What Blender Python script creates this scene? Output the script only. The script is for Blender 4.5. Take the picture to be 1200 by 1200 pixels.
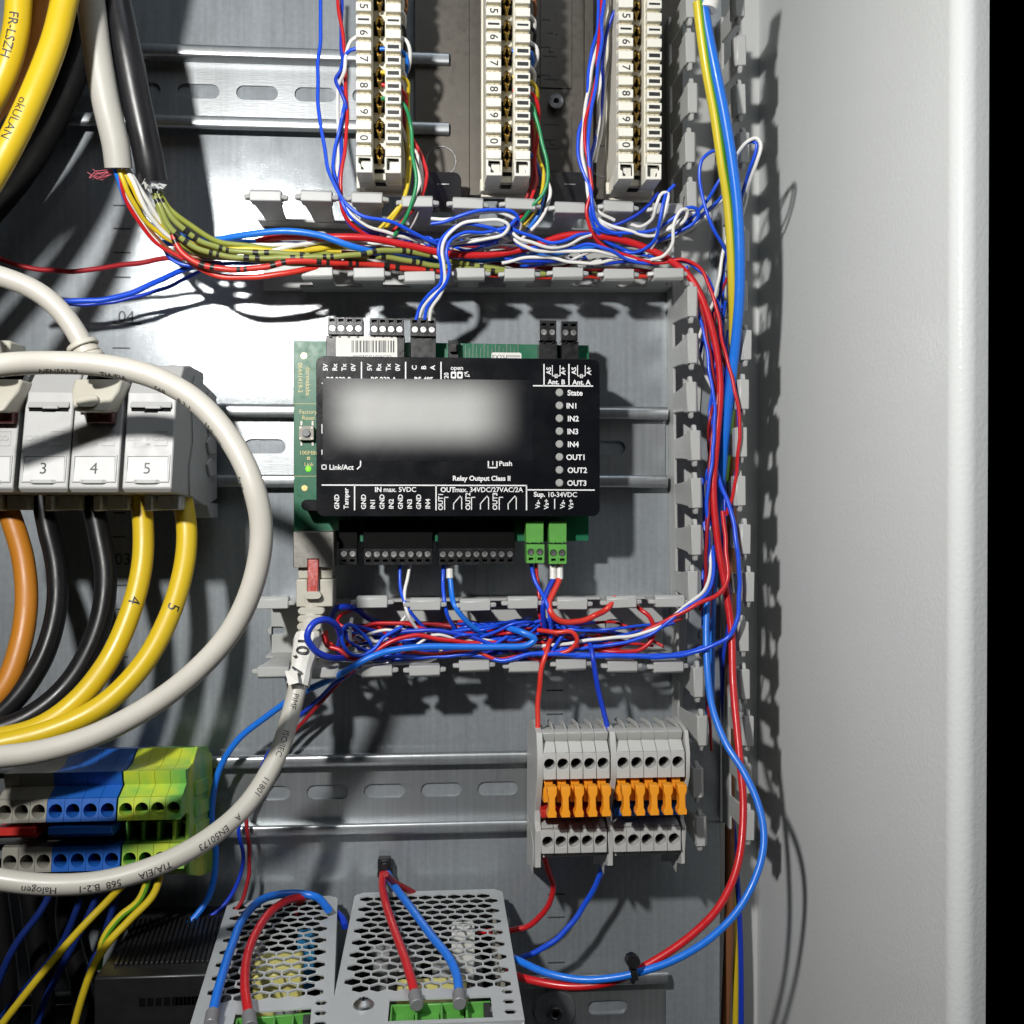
import bpy, bmesh, math, random
from math import radians as R, sin, cos, tan, pi
from mathutils import Vector, Matrix
from mathutils.geometry import tessellate_polygon
random.seed(7)
for o in list(bpy.data.objects): bpy.data.objects.remove(o)
S = bpy.context.scene
COL = S.collection
MM = 0.001
# ------------------------------------------------------------------ camera, world, lamps
DIST, FPX = 455.0, 1200.0
YAW, PITCH = R(4.29), R(-0.48)
cd = bpy.data.cameras.new("camera"); cam = bpy.data.objects.new("camera", cd); COL.objects.link(cam)
cd.sensor_width = 36; cd.lens = 36; cd.clip_start = 0.01; cd.clip_end = 20
cam.location = (0, -DIST*MM, 0)
cam.rotation_euler = (pi/2+PITCH, 0, -YAW)
S.camera = cam
W_ = bpy.data.worlds.new("World"); S.world = W_; W_.use_nodes = True
W_.node_tree.nodes["Background"].inputs[0].default_value = (0.6, 0.7, 1, 1)
W_.node_tree.nodes["Background"].inputs[1].default_value = 0.0
LAMP = Vector((-156, 455, 186))     # x, distance in front of the plate, z
ld = bpy.data.lights.new("torch", 'SPOT'); ld.energy = 11.8; ld.shadow_soft_size = 0.012; ld.color = (1, 0.985, 0.95); ld.spot_size = R(106); ld.spot_blend = 1.0
lo = bpy.data.objects.new("torch", ld); COL.objects.link(lo); lo.location = (LAMP.x*MM, -LAMP.y*MM, LAMP.z*MM)
lo.rotation_euler = (Vector((0.06, 0, 0.02))-lo.location).to_track_quat('-Z', 'Y').to_euler()
fd = bpy.data.lights.new("fill_lamp", 'AREA'); fd.energy = 6.5; fd.size = 0.9; fd.color = (0.82, 0.91, 1)  # added soft fill that lifts the shadows, not a known lamp of the room
fo = bpy.data.objects.new("fill_lamp", fd); COL.objects.link(fo); fo.location = (0.35, -0.85, 1.35)
fo.rotation_euler = (Vector((0, 0, 0))-fo.location).to_track_quat('-Z', 'Y').to_euler()
S.view_settings.view_transform = 'Standard'; S.view_settings.look = 'None'
S.view_settings.exposure = 0; S.view_settings.gamma = 1
S.cycles.max_bounces = 6; S.cycles.glossy_bounces = 4; S.cycles.caustics_reflective = True
S.cycles.sample_clamp_indirect = 3.0

# ------------------------------------------------------------------ projection: photo pixel + distance in front of the plate -> place (mm)
RM = cam.rotation_euler.to_matrix()
def W(px, py, d):
    v = RM @ Vector(((px-600)/FPX, -(py-600)/FPX, -1))
    t = (DIST-d)/v.y
    return Vector((v.x*t, d, v.z*t))
def mpp(x, d):                      # mm per photo pixel at that place
    return ((DIST-d)*cos(YAW)+x*sin(YAW))/FPX

# ------------------------------------------------------------------ materials
def lin(c):
    c = c/255.0
    return c/12.92 if c <= 0.04045 else ((c+0.055)/1.055)**2.4
def C(r, g, b): return (lin(r), lin(g), lin(b), 1)
MATS = {}
def mat(name, col, rough=0.45, metal=0.0, var=0.10, vscale=60, bump=0.0, bscale=400, rvar=0.08, trans=0.0, emit=None, coat=0.0, stretch=None, spec=0.5):
    m = bpy.data.materials.new(name); m.use_nodes = True; MATS[name] = m
    nt = m.node_tree; b = nt.nodes["Principled BSDF"]
    tc = nt.nodes.new("ShaderNodeTexCoord"); src = tc.outputs["Object"]
    if stretch:
        mp = nt.nodes.new("ShaderNodeMapping"); nt.links.new(src, mp.inputs[0]); mp.inputs["Scale"].default_value = stretch; src = mp.outputs[0]
    n = nt.nodes.new("ShaderNodeTexNoise"); n.inputs["Scale"].default_value = vscale; n.inputs["Detail"].default_value = 5
    nt.links.new(src, n.inputs["Vector"])
    mx = nt.nodes.new("ShaderNodeMix"); mx.data_type = 'RGBA'; mx.blend_type = 'MIX'
    mx.inputs[6].default_value = tuple(c*(1-var) for c in col[:3])+(1,); mx.inputs[7].default_value = tuple(min(1, c*(1+var)) for c in col[:3])+(1,)
    nt.links.new(n.outputs[0], mx.inputs[0]); nt.links.new(mx.outputs[2], b.inputs["Base Color"])
    mr = nt.nodes.new("ShaderNodeMapRange"); mr.inputs[1].default_value = 0.3; mr.inputs[2].default_value = 0.7
    mr.inputs[3].default_value = max(0.03, rough-rvar); mr.inputs[4].default_value = min(1, rough+rvar)
    n2 = nt.nodes.new("ShaderNodeTexNoise"); n2.inputs["Scale"].default_value = vscale*2.3; n2.inputs["Detail"].default_value = 4
    nt.links.new(src, n2.inputs["Vector"]); nt.links.new(n2.outputs[0], mr.inputs[0]); nt.links.new(mr.outputs[0], b.inputs["Roughness"])
    b.inputs["Metallic"].default_value = metal
    b.inputs["Specular IOR Level"].default_value = spec
    b.inputs["Coat Weight"].default_value = coat; b.inputs["Coat Roughness"].default_value = 0.16
    if trans:
        b.inputs["Transmission Weight"].default_value = trans; b.inputs["IOR"].default_value = 1.45
    if bump:
        n3 = nt.nodes.new("ShaderNodeTexNoise"); n3.inputs["Scale"].default_value = bscale; n3.inputs["Detail"].default_value = 3
        nt.links.new(src, n3.inputs["Vector"])
        bp = nt.nodes.new("ShaderNodeBump"); bp.inputs["Strength"].default_value = bump; bp.inputs["Distance"].default_value = 0.0004
        nt.links.new(n3.outputs[0], bp.inputs["Height"]); nt.links.new(bp.outputs[0], b.inputs["Normal"]); nt.links.new(bp.outputs[0], b.inputs["Coat Normal"])
    if emit:
        b.inputs["Emission Color"].default_value = emit[0]; b.inputs["Emission Strength"].default_value = emit[1]
    return m
m = mat("galvanised", (0.355, 0.385, 0.41, 1), 0.5, 0.70, 0.16, 420, 0.14, 2400, 0.05)
def sheet_metal(m, r0, r1, wave):
    # rolled zinc sheet: patchy gloss, shallow waviness, faint vertical rolling marks
    nt = m.node_tree; b = nt.nodes["Principled BSDF"]; tc = nt.nodes.new("ShaderNodeTexCoord")
    n = nt.nodes.new("ShaderNodeTexNoise"); n.inputs["Scale"].default_value = 30; n.inputs["Detail"].default_value = 7; n.inputs["Roughness"].default_value = 0.65
    mp = nt.nodes.new("ShaderNodeMapping"); mp.inputs["Scale"].default_value = (1, 1, 0.45); nt.links.new(tc.outputs["Object"], mp.inputs[0]); nt.links.new(mp.outputs[0], n.inputs["Vector"])
    mr = nt.nodes.new("ShaderNodeMapRange"); mr.inputs[1].default_value = 0.3; mr.inputs[2].default_value = 0.7; mr.inputs[3].default_value = r0; mr.inputs[4].default_value = r1
    nt.links.new(n.outputs[0], mr.inputs[0]); nt.links.new(mr.outputs[0], b.inputs["Roughness"])
    w = nt.nodes.new("ShaderNodeTexNoise"); w.inputs["Scale"].default_value = 26; w.inputs["Detail"].default_value = 2; nt.links.new(tc.outputs["Object"], w.inputs["Vector"])
    bp = nt.nodes.new("ShaderNodeBump"); bp.inputs["Strength"].default_value = wave; bp.inputs["Distance"].default_value = 0.004; nt.links.new(w.outputs[0], bp.inputs["Height"])
    s = nt.nodes.new("ShaderNodeTexNoise"); s.inputs["Scale"].default_value = 1; s.inputs["Detail"].default_value = 4
    m2 = nt.nodes.new("ShaderNodeMapping"); m2.inputs["Scale"].default_value = (520, 40, 16); nt.links.new(tc.outputs["Object"], m2.inputs[0]); nt.links.new(m2.outputs[0], s.inputs["Vector"])
    k = nt.nodes.new("ShaderNodeMapRange"); k.inputs[1].default_value = 0.3; k.inputs[2].default_value = 0.7; k.inputs[3].default_value = 0.90; k.inputs[4].default_value = 1.08; nt.links.new(s.outputs[0], k.inputs[0])
    src = [l for l in nt.links if l.to_socket == b.inputs["Base Color"]][0].from_socket
    mu = nt.nodes.new("ShaderNodeVectorMath"); mu.operation = 'SCALE'; nt.links.new(src, mu.inputs[0]); nt.links.new(k.outputs[0], mu.inputs["Scale"]); nt.links.new(mu.outputs[0], b.inputs["Base Color"])
    old = [l for l in nt.links if l.to_socket == b.inputs["Normal"]][0].from_node
    nt.links.new(bp.outputs[0], old.inputs["Normal"])
sheet_metal(m, 0.64, 0.86, 0.12)
def mirror_lobe(m, fac, rough, col):
    # the zinc skin also has a clearer, mirror-like part
    nt = m.node_tree; b = nt.nodes["Principled BSDF"]; out = nt.nodes["Material Output"]
    g = nt.nodes.new("ShaderNodeBsdfAnisotropic"); g.inputs["Roughness"].default_value = rough; g.inputs["Color"].default_value = col
    bump = [l for l in nt.links if l.to_socket == b.inputs["Normal"]][0].from_socket
    nt.links.new(bump, g.inputs["Normal"])
    mx = nt.nodes.new("ShaderNodeMixShader"); mx.inputs[0].default_value = fac
    nt.links.new(b.outputs[0], mx.inputs[1]); nt.links.new(g.outputs[0], mx.inputs[2]); nt.links.new(mx.outputs[0], out.inputs["Surface"])
mirror_lobe(m, 0.22, 0.17, (0.50, 0.53, 0.55, 1))
m = mat("zinc", (0.34, 0.36, 0.375, 1), 0.45, 0.85, 0.12, 160, 0.08, 1800, 0.07, stretch=(0.12, 1, 1))
sheet_metal(m, 0.44, 0.60, 0.06)
mirror_lobe(m, 0.35, 0.27, (0.58, 0.60, 0.61, 1))
mat("frame_steel", (0.125, 0.114, 0.100, 1), 0.5, 0.85, 0.15, 150, 0.06, 1200)
mat("dark_steel", (0.16, 0.16, 0.16, 1), 0.35, 0.9, 0.2, 50)
mat("bright_steel", (0.42, 0.42, 0.42, 1), 0.34, 1.0, 0.1, 200)
mat("jack_steel", (0.30, 0.285, 0.26, 1), 0.42, 0.75, 0.1, 300)
mat("psu_alu", (0.53, 0.55, 0.56, 1), 0.42, 0.35, 0.06, 40, 0.05, 1800)
mat("paint", (0.635, 0.655, 0.655, 1), 0.6, 0, 0.03, 12, 0.32, 620, 0.04, spec=0.12, coat=0.4)
mat("paint_back", (0.55, 0.56, 0.55, 1), 0.5, 0, 0.04, 12, 0.2, 520)
mat("duct", (0.40, 0.405, 0.395, 1), 0.42, 0, 0.06, 50, 0.03, 600)
mat("grey_cable", (0.47, 0.45, 0.40, 1), 0.38, 0, 0.05, 60, 0.03, 300)
mat("trunk_cable", (0.43, 0.42, 0.38, 1), 0.45, 0, 0.05, 40, 0.05, 300)
mat("heat_shrink", (0.011, 0.011, 0.013, 1), 0.33, 0, 0.3, 40, 0.25, 90)
mat("yellow", (0.55, 0.385, 0.012, 1), 0.40, 0, 0.06, 60, 0.04, 250)
mat("orange_cable", (0.42, 0.155, 0.012, 1), 0.45, 0, 0.08, 60, 0.04, 250)
mat("shade_black", (0.006, 0.006, 0.006, 1), 0.7, 0, 0.2, 60, 0.04, 250, spec=0.1)  # shade put into the colour of the dark cables at the top left
mat("black_cable", (0.007, 0.007, 0.008, 1), 0.36, 0, 0.2, 60, 0.04, 250, spec=0.3)
mat("blue", (0.009, 0.075, 0.66, 1), 0.33, 0, 0.06, 120)
mat("navy", (0.007, 0.040, 0.47, 1), 0.36, 0, 0.06, 120)
mat("shade_blue", (0.006, 0.022, 0.15, 1), 0.4, 0, 0.06, 120)  # blue with the shade of the bottom left corner put into its colour
mat("light_blue", (0.012, 0.16, 0.68, 1), 0.33, 0, 0.06, 120)
mat("red", (0.52, 0.012, 0.016, 1), 0.33, 0, 0.08, 120)
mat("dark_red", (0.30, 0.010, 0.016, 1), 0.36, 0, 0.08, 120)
mat("bright_red", (0.62, 0.035, 0.022, 1), 0.33, 0, 0.08, 120)
mat("white", (0.72, 0.71, 0.68, 1), 0.36, 0, 0.04, 120)
mat("green", (0.015, 0.24, 0.085, 1), 0.36, 0, 0.06, 120)
mat("brown", (0.22, 0.085, 0.035, 1), 0.4, 0, 0.08, 120)
mat("olive", (0.26, 0.29, 0.045, 1), 0.38, 0, 0.08, 120)
mat("wire_yellow", (0.62, 0.46, 0.02, 1), 0.36, 0, 0.06, 120)
mat("wire_black", (0.015, 0.015, 0.016, 1), 0.4, 0, 0.1, 120)
mat("wire_green", (0.10, 0.33, 0.02, 1), 0.36, 0, 0.06, 120)
mat("pink", (0.55, 0.12, 0.16, 1), 0.6, 0, 0.1, 120)
mat("strip_cream", (0.67, 0.645, 0.55, 1), 0.42, 0, 0.03, 90)
mat("tab_white", (0.74, 0.725, 0.65, 1), 0.42, 0, 0.03, 90)
mat("cell_beige", (0.62, 0.56, 0.40, 1), 0.45, 0, 0.12, 700)
mat("brass", (0.42, 0.29, 0.09, 1), 0.32, 1.0, 0.3, 700)
mat("mark_black", (0.02, 0.02, 0.022, 1), 0.5, 0, 0.1, 300)
mat("engraved", (0.055, 0.057, 0.06, 1), 0.6, 0.3, 0.2, 900)
mat("engraved_pale", (0.20, 0.20, 0.20, 1), 0.6, 0.3, 0.2, 900)
mat("pcb", (0.008, 0.115, 0.055, 1), 0.38, 0, 0.10, 200)
mat("gold", (0.75, 0.55, 0.24, 1), 0.35, 0.8, 0.05, 200)
mat("gold_print", (0.62, 0.50, 0.22, 1), 0.5, 0, 0.05, 200)
mat("lid_black", (0.0040, 0.0045, 0.0062, 1), 0.26, 0, 0.25, 40, 0.06, 900, 0.05, spec=0.3)
mat("plug_black", (0.010, 0.010, 0.011, 1), 0.33, 0, 0.15, 150, 0.05, 700)
mat("slot_black", (0.003, 0.003, 0.003, 1), 0.6, 0, 0.1, 150, spec=0.08)
mat("print_white", (0.74, 0.74, 0.74, 1), 0.5, 0, 0.04, 300)
mat("led_grey", (0.34, 0.34, 0.33, 1), 0.35, 0, 0.08, 900, 0.1, 1500)
mat("led_green", (0.2, 0.7, 0.05, 1), 0.3, 0, 0.05, 100, emit=((0.25, 1, 0.05, 1), 0.9))
mat("paper", (0.68, 0.67, 0.63, 1), 0.6, 0, 0.03, 90)
mat("terminal_green", (0.10, 0.33, 0.06, 1), 0.4, 0, 0.06, 200)
mat("keystone", (0.38, 0.38, 0.375, 1), 0.48, 0, 0.03, 90, 0.03, 900)
mat("card", (0.52, 0.52, 0.515, 1), 0.55, 0, 0.03, 90)
mat("keystone_emboss", (0.36, 0.36, 0.355, 1), 0.5, 0, 0.03, 90)
mat("plug_beige", (0.46, 0.44, 0.375, 1), 0.45, 0, 0.04, 90)
mat("port_red", (0.09, 0.022, 0.02, 1), 0.25, 0, 0.3, 500, coat=0.4)
mat("plug_red", (0.36, 0.03, 0.02, 1), 0.2, 0, 0.3, 500, coat=0.5)
mat("terminal_grey", (0.45, 0.45, 0.435, 1), 0.48, 0, 0.05, 120, 0.03, 700)
mat("old_grey", (0.27, 0.26, 0.22, 1), 0.5, 0, 0.1, 120, 0.03, 700)
mat("terminal_blue", (0.012, 0.10, 0.42, 1), 0.42, 0, 0.08, 120, 0.03, 700)
mat("lever_orange", (0.80, 0.30, 0.015, 1), 0.42, 0, 0.04, 120)
mat("jumper_red", (0.48, 0.02, 0.015, 1), 0.4, 0, 0.06, 120)
mat("ferrule_grey", (0.18, 0.18, 0.19, 1), 0.45, 0, 0.06, 120)
mat("tie_black", (0.010, 0.010, 0.011, 1), 0.35, 0, 0.1, 120)
mat("black_box", (0.012, 0.012, 0.013, 1), 0.4, 0, 0.2, 60)
mat("coil_yellow", (0.60, 0.55, 0.18, 1), 0.35, 0, 0.1, 120)
mat("clear_tie", (0.50, 0.51, 0.50, 1), 0.3, 0, 0.05, 120, trans=0.12)
mat("cap_grey", (0.25, 0.25, 0.25, 1), 0.4, 0, 0.1, 120)
mat("cap_blue", (0.02, 0.16, 0.33, 1), 0.4, 0, 0.1, 120)
def two_tone(name, a, b, scale, lo=0.45, hi=0.55, stretch=(1, 1, 1)):
    m = mat(name, a, 0.42); nt = m.node_tree; bs = nt.nodes["Principled BSDF"]
    tc = nt.nodes.new("ShaderNodeTexCoord"); mp = nt.nodes.new("ShaderNodeMapping"); mp.inputs["Scale"].default_value = stretch
    oi = nt.nodes.new("ShaderNodeObjectInfo"); nt.links.new(oi.outputs["Location"], mp.inputs["Location"])
    n = nt.nodes.new("ShaderNodeTexNoise"); n.inputs["Scale"].default_value = scale; n.inputs["Detail"].default_value = 3
    rp = nt.nodes.new("ShaderNodeMapRange"); rp.inputs[1].default_value = lo; rp.inputs[2].default_value = hi
    mx = nt.nodes.new("ShaderNodeMix"); mx.data_type = 'RGBA'; mx.inputs[6].default_value = a; mx.inputs[7].default_value = b
    nt.links.new(tc.outputs["Object"], mp.inputs[0]); nt.links.new(mp.outputs[0], n.inputs["Vector"]); nt.links.new(n.outputs[0], rp.inputs[0])
    nt.links.new(rp.outputs[0], mx.inputs[0]); nt.links.new(mx.outputs[2], bs.inputs["Base Color"])
    return m
two_tone("earth_mottled", (0.50, 0.56, 0.035, 1), (0.14, 0.40, 0.075, 1), 55, 0.38, 0.60, (1, 1, 0.45))
def blurred_print(name):
    # soft-edged pale patch printed on the dark sticker (flat print, sticker coordinates 0..1)
    m = mat(name, (0.012, 0.0125, 0.016, 1), 0.26, rvar=0.04, spec=0.3); nt = m.node_tree; bs = nt.nodes["Principled BSDF"]
    tc = nt.nodes.new("ShaderNodeTexCoord"); sp = nt.nodes.new("ShaderNodeSeparateXYZ"); nt.links.new(tc.outputs["Generated"], sp.inputs[0])
    def ramp(sock, a, b, c, d, lo=0.0):
        r1 = nt.nodes.new("ShaderNodeMapRange"); r1.interpolation_type = 'SMOOTHSTEP'; r1.inputs[1].default_value = a; r1.inputs[2].default_value = b
        r1.inputs[3].default_value = lo
        r2 = nt.nodes.new("ShaderNodeMapRange"); r2.interpolation_type = 'SMOOTHSTEP'; r2.inputs[1].default_value = c; r2.inputs[2].default_value = d
        r2.inputs[3].default_value = 1; r2.inputs[4].default_value = lo
        nt.links.new(sock, r1.inputs[0]); nt.links.new(sock, r2.inputs[0])
        mu = nt.nodes.new("ShaderNodeMath"); mu.operation = 'MULTIPLY'; nt.links.new(r1.outputs[0], mu.inputs[0]); nt.links.new(r2.outputs[0], mu.inputs[1]); return mu.outputs[0]
    a = ramp(sp.outputs["X"], -0.04, 0.20, 0.66, 0.98); b = ramp(sp.outputs["Z"], 0.02, 0.52, 0.66, 1.22)
    mu = nt.nodes.new("ShaderNodeMath"); mu.operation = 'MULTIPLY'; nt.links.new(a, mu.inputs[0]); nt.links.new(b, mu.inputs[1])
    mx = nt.nodes.new("ShaderNodeMix"); mx.data_type = 'RGBA'; mx.inputs[6].default_value = (0.007, 0.0075, 0.010, 1); mx.inputs[7].default_value = (0.44, 0.44, 0.43, 1)
    nt.links.new(mu.outputs[0], mx.inputs[0]); nt.links.new(mx.outputs[2], bs.inputs["Base Color"])
blurred_print("sticker_print")
def earth_wire(name):
    # green and yellow halves of an earth conductor, split along the wire (u coordinate round the wire)
    m = mat(name, (0.6, 0.45, 0.02, 1), 0.36); nt = m.node_tree; bs = nt.nodes["Principled BSDF"]
    uv = nt.nodes.new("ShaderNodeUVMap"); sp = nt.nodes.new("ShaderNodeSeparateXYZ"); nt.links.new(uv.outputs[0], sp.inputs[0])
    c = nt.nodes.new("ShaderNodeMath"); c.operation = 'LESS_THAN'; c.inputs[1].default_value = 0.36; nt.links.new(sp.outputs[0], c.inputs[0])
    mx = nt.nodes.new("ShaderNodeMix"); mx.data_type = 'RGBA'; mx.inputs[6].default_value = (0.62, 0.50, 0.03, 1); mx.inputs[7].default_value = (0.12, 0.34, 0.02, 1)
    nt.links.new(c.outputs[0], mx.inputs[0]); nt.links.new(mx.outputs[2], bs.inputs["Base Color"])
earth_wire("earth_wire")
def banded(name, base):
    # black marking rings printed round a cable core (v runs along the wire in cm)
    m = mat(name, base, 0.38); nt = m.node_tree; bs = nt.nodes["Principled BSDF"]
    uv = nt.nodes.new("ShaderNodeUVMap"); sp = nt.nodes.new("ShaderNodeSeparateXYZ"); nt.links.new(uv.outputs[0], sp.inputs[0])
    f = nt.nodes.new("ShaderNodeMath"); f.operation = 'FRACT'; nt.links.new(sp.outputs[1], f.inputs[0])
    c = nt.nodes.new("ShaderNodeMath"); c.operation = 'LESS_THAN'; c.inputs[1].default_value = 0.13; nt.links.new(f.outputs[0], c.inputs[0])
    f2 = nt.nodes.new("ShaderNodeMath"); f2.operation = 'COMPARE'; f2.inputs[1].default_value = 0.30; f2.inputs[2].default_value = 0.05; nt.links.new(f.outputs[0], f2.inputs[0])
    ad = nt.nodes.new("ShaderNodeMath"); ad.operation = 'MAXIMUM'; nt.links.new(c.outputs[0], ad.inputs[0]); nt.links.new(f2.outputs[0], ad.inputs[1])
    mx = nt.nodes.new("ShaderNodeMix"); mx.data_type = 'RGBA'; mx.inputs[6].default_value = base; mx.inputs[7].default_value = (0.012, 0.012, 0.01, 1)
    nt.links.new(ad.outputs[0], mx.inputs[0]); nt.links.new(mx.outputs[2], bs.inputs["Base Color"])
banded("olive_banded", (0.25, 0.28, 0.065, 1)); banded("red_banded", (0.55, 0.03, 0.02, 1))

# ------------------------------------------------------------------ text outlines
_TXT = {}
def text_tris(s, bold=0.0):
    k = (s, bold)
    if k not in _TXT:
        cu = bpy.data.curves.new("print", 'FONT'); cu.body = s; cu.size = 1; cu.align_x = 'CENTER'; cu.resolution_u = 3; cu.offset = bold
        ob = bpy.data.objects.new("print", cu); COL.objects.link(ob)
        dg = bpy.context.evaluated_depsgraph_get(); me = ob.evaluated_get(dg).to_mesh()
        vs = [(v.co.x, v.co.y) for v in me.vertices]; fs = [tuple(p.vertices) for p in me.polygons]
        ob.evaluated_get(dg).to_mesh_clear(); bpy.data.objects.remove(ob); bpy.data.curves.remove(cu)
        _TXT[k] = (vs, fs)
    return _TXT[k]
CAP = max(v[1] for v in text_tris("H")[0])

# ------------------------------------------------------------------ mesh builder (coordinates x, d = mm in front of the plate, z; all mm)
class MB:
    def __init__(s): s.v = []; s.f = []; s.uv = {}
    def add(s, vs, fs):
        b = len(s.v); s.v += [tuple(v) for v in vs]; s.f += [tuple(i+b for i in f) for f in fs]; return s
    def box(s, x0, x1, d0, d1, z0, z1):
        return s.add([(x0, d0, z0), (x1, d0, z0), (x1, d1, z0), (x0, d1, z0), (x0, d0, z1), (x1, d0, z1), (x1, d1, z1), (x0, d1, z1)],
                     [(0, 1, 2, 3), (4, 7, 6, 5), (0, 4, 5, 1), (1, 5, 6, 2), (2, 6, 7, 3), (3, 7, 4, 0)])
    def ext(s, poly, fr, a, b):          # polygon (u, v) swept from w=a to w=b through frame fr(u, v, w)
        n = len(poly)
        vs = [fr(u, v, a) for u, v in poly]+[fr(u, v, b) for u, v in poly]
        return s.add(vs, [tuple(range(n))[::-1], tuple(range(n, 2*n))]+[(i, (i+1) % n, n+(i+1) % n, n+i) for i in range(n)])
    def prism(s, prof, x0, x1): return s.ext(prof, lambda u, v, w: (w, u, v), x0, x1)      # profile (d, z) along x
    def prismz(s, prof, z0, z1): return s.ext(prof, lambda u, v, w: (u, v, w), z0, z1)     # profile (x, d) along z
    def sheet(s, outer, holes, fr, a, b):     # plate with holes
        polys = [outer]+holes; flat = [p for q in polys for p in q]
        tr = tessellate_polygon([[Vector((p[0], p[1], 0)) for p in q] for q in polys]); n = len(flat)
        s2 = [fr(u, v, a) for u, v in flat]+[fr(u, v, b) for u, v in flat]
        fs = [tuple(t) for t in tr]+[tuple(i+n for i in t[::-1]) for t in tr]; o = 0
        for q in polys:
            m = len(q)
            for i in range(m): fs.append((o+i, o+(i+1) % m, n+o+(i+1) % m, n+o+i))
            o += m
        return s.add(s2, fs)
    def well(s, poly, fr, a, b):              # open blind recess: walls and floor
        n = len(poly); return s.add([fr(u, v, a) for u, v in poly]+[fr(u, v, b) for u, v in poly],
                                    [(i, (i+1) % n, n+(i+1) % n, n+i) for i in range(n)]+[tuple(range(n, 2*n))])
    def cyl(s, c, ax, r, h, n=14, r2=None):
        c = Vector(c); ax = Vector(ax).normalized(); t = ax.orthogonal().normalized(); q = ax.cross(t); r2 = r if r2 is None else r2
        vs = [c+t*r*cos(2*pi*i/n)+q*r*sin(2*pi*i/n) for i in range(n)]+[c+ax*h+t*r2*cos(2*pi*i/n)+q*r2*sin(2*pi*i/n) for i in range(n)]
        return s.add(vs, [tuple(range(n))[::-1], tuple(range(n, 2*n))]+[(i, (i+1) % n, n+(i+1) % n, n+i) for i in range(n)])
    def obox(s, p, q, w, t, nrm=(0, 1, 0)):   # bar from p to q, width w across, thickness t along nrm
        p, q = Vector(p), Vector(q); u = (q-p).normalized(); nr = Vector(nrm); nr = (nr-u*nr.dot(u)).normalized(); b = u.cross(nr)
        vs = [P+b*w/2*i+nr*t*j for P in (p, q) for i, j in ((-1, 0), (1, 0), (1, 1), (-1, 1))]
        return s.add(vs, [(3, 2, 1, 0), (4, 5, 6, 7), (0, 1, 5, 4), (1, 2, 6, 5), (2, 3, 7, 6), (3, 0, 4, 7)])
    def tube(s, pts, r, n=9, uv=False, cap=True):
        pts = [Vector(p) for p in pts]; b0 = len(s.v); m = len(pts); vs = []; L = 0
        for i, p in enumerate(pts):
            t = (pts[min(i+1, m-1)]-pts[max(i-1, 0)]).normalized()
            if i == 0: nr = t.orthogonal().normalized() if abs(t.y) > 0.95 else (Vector((0, 1, 0))-t*t.y).normalized()
            else: nr = (nr-t*nr.dot(t)).normalized()
            b = t.cross(nr); rr = r(i/(m-1)) if callable(r) else r
            vs += [p+nr*rr*cos(2*pi*k/n)+b*rr*sin(2*pi*k/n) for k in range(n)]
        fs = [(i*n+k, i*n+(k+1) % n, (i+1)*n+(k+1) % n, (i+1)*n+k) for i in range(m-1) for k in range(n)]
        if uv:
            Ls = [0.0]
            for i in range(1, m): Ls.append(Ls[-1]+(pts[i]-pts[i-1]).length/(15.0+4*sin(Ls[-1]*2.3)))
            f0 = len(s.f)
            for i in range(m-1):
                for k in range(n): s.uv[f0+i*n+k] = [(k/n, Ls[i]), ((k+1)/n, Ls[i]), ((k+1)/n, Ls[i+1]), (k/n, Ls[i+1])]
        if cap: fs += [tuple(range(n))[::-1], tuple((m-1)*n+k for k in range(n))]
        return s.add(vs, fs)
    def text(s, t, c, cap, rot=0.0, bold=0.0, align='C', up=None, right=None):   # flat print centred at c, facing the front
        vs, fs = text_tris(t, bold); k = cap/CAP
        w = max(v[0] for v in vs); dx = {'C': 0, 'L': w, 'R': -w}[align]
        r = Vector(right) if right else Vector((cos(rot), 0, sin(rot))); u = Vector(up) if up else Vector((-sin(rot), 0, cos(rot)))
        c = Vector(c)
        return s.add([c+r*(x+dx)*k+u*(y-CAP/2)*k for x, y in vs], fs)
    def build(s, name, m, parent=None, loc=None, bevel=0.0, smooth=True, ang=32, seg=1, flip=False):
        base = Vector(parent["_loc"]) if parent is not None and "_loc" in parent else Vector((0, 0, 0))
        own = Vector(loc) if (loc is not None and parent is None) else None
        off = own if own is not None else base
        me = bpy.data.meshes.new(name)
        me.from_pydata([((v[0]-off.x)*MM, -(v[1]-off.y)*MM, (v[2]-off.z)*MM) for v in s.v], [], s.f)
        if s.uv:
            ul = me.uv_layers.new(name="UVMap")
            for fi, q in s.uv.items():
                for li, u in zip(me.polygons[fi].loop_indices, q): ul.data[li].uv = u
        bm = bmesh.new(); bm.from_mesh(me); bmesh.ops.recalc_face_normals(bm, faces=bm.faces); bm.to_mesh(me); bm.free()
        if smooth:
            me.shade_smooth(); me.set_sharp_from_angle(angle=R(ang))
        me.materials.append(MATS[m])
        o = bpy.data.objects.new(name, me); COL.objects.link(o)
        if own is not None:
            o.location = (own.x*MM, -own.y*MM, own.z*MM); o["_loc"] = list(own)
        if parent is not None:
            o.parent = parent; o["_loc"] = list(base)
        if bevel:
            b = o.modifiers.new("edge", 'BEVEL'); b.width = bevel*MM; b.segments = seg; b.limit_method = 'ANGLE'; b.angle_limit = R(40); b.harden_normals = False
        return o
def tag(o, label, cat, group=None):
    o["label"] = label; o["category"] = cat
    if group: o["group"] = group
    return o
def thing(name, label, cat, loc=(0, 0, 0), group=None):
    o = bpy.data.objects.new(name, None); COL.objects.link(o); o.empty_display_size = 0.01
    o.location = (loc[0]*MM, -loc[1]*MM, loc[2]*MM); o["_loc"] = list(loc)
    return tag(o, label, cat, group)
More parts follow.
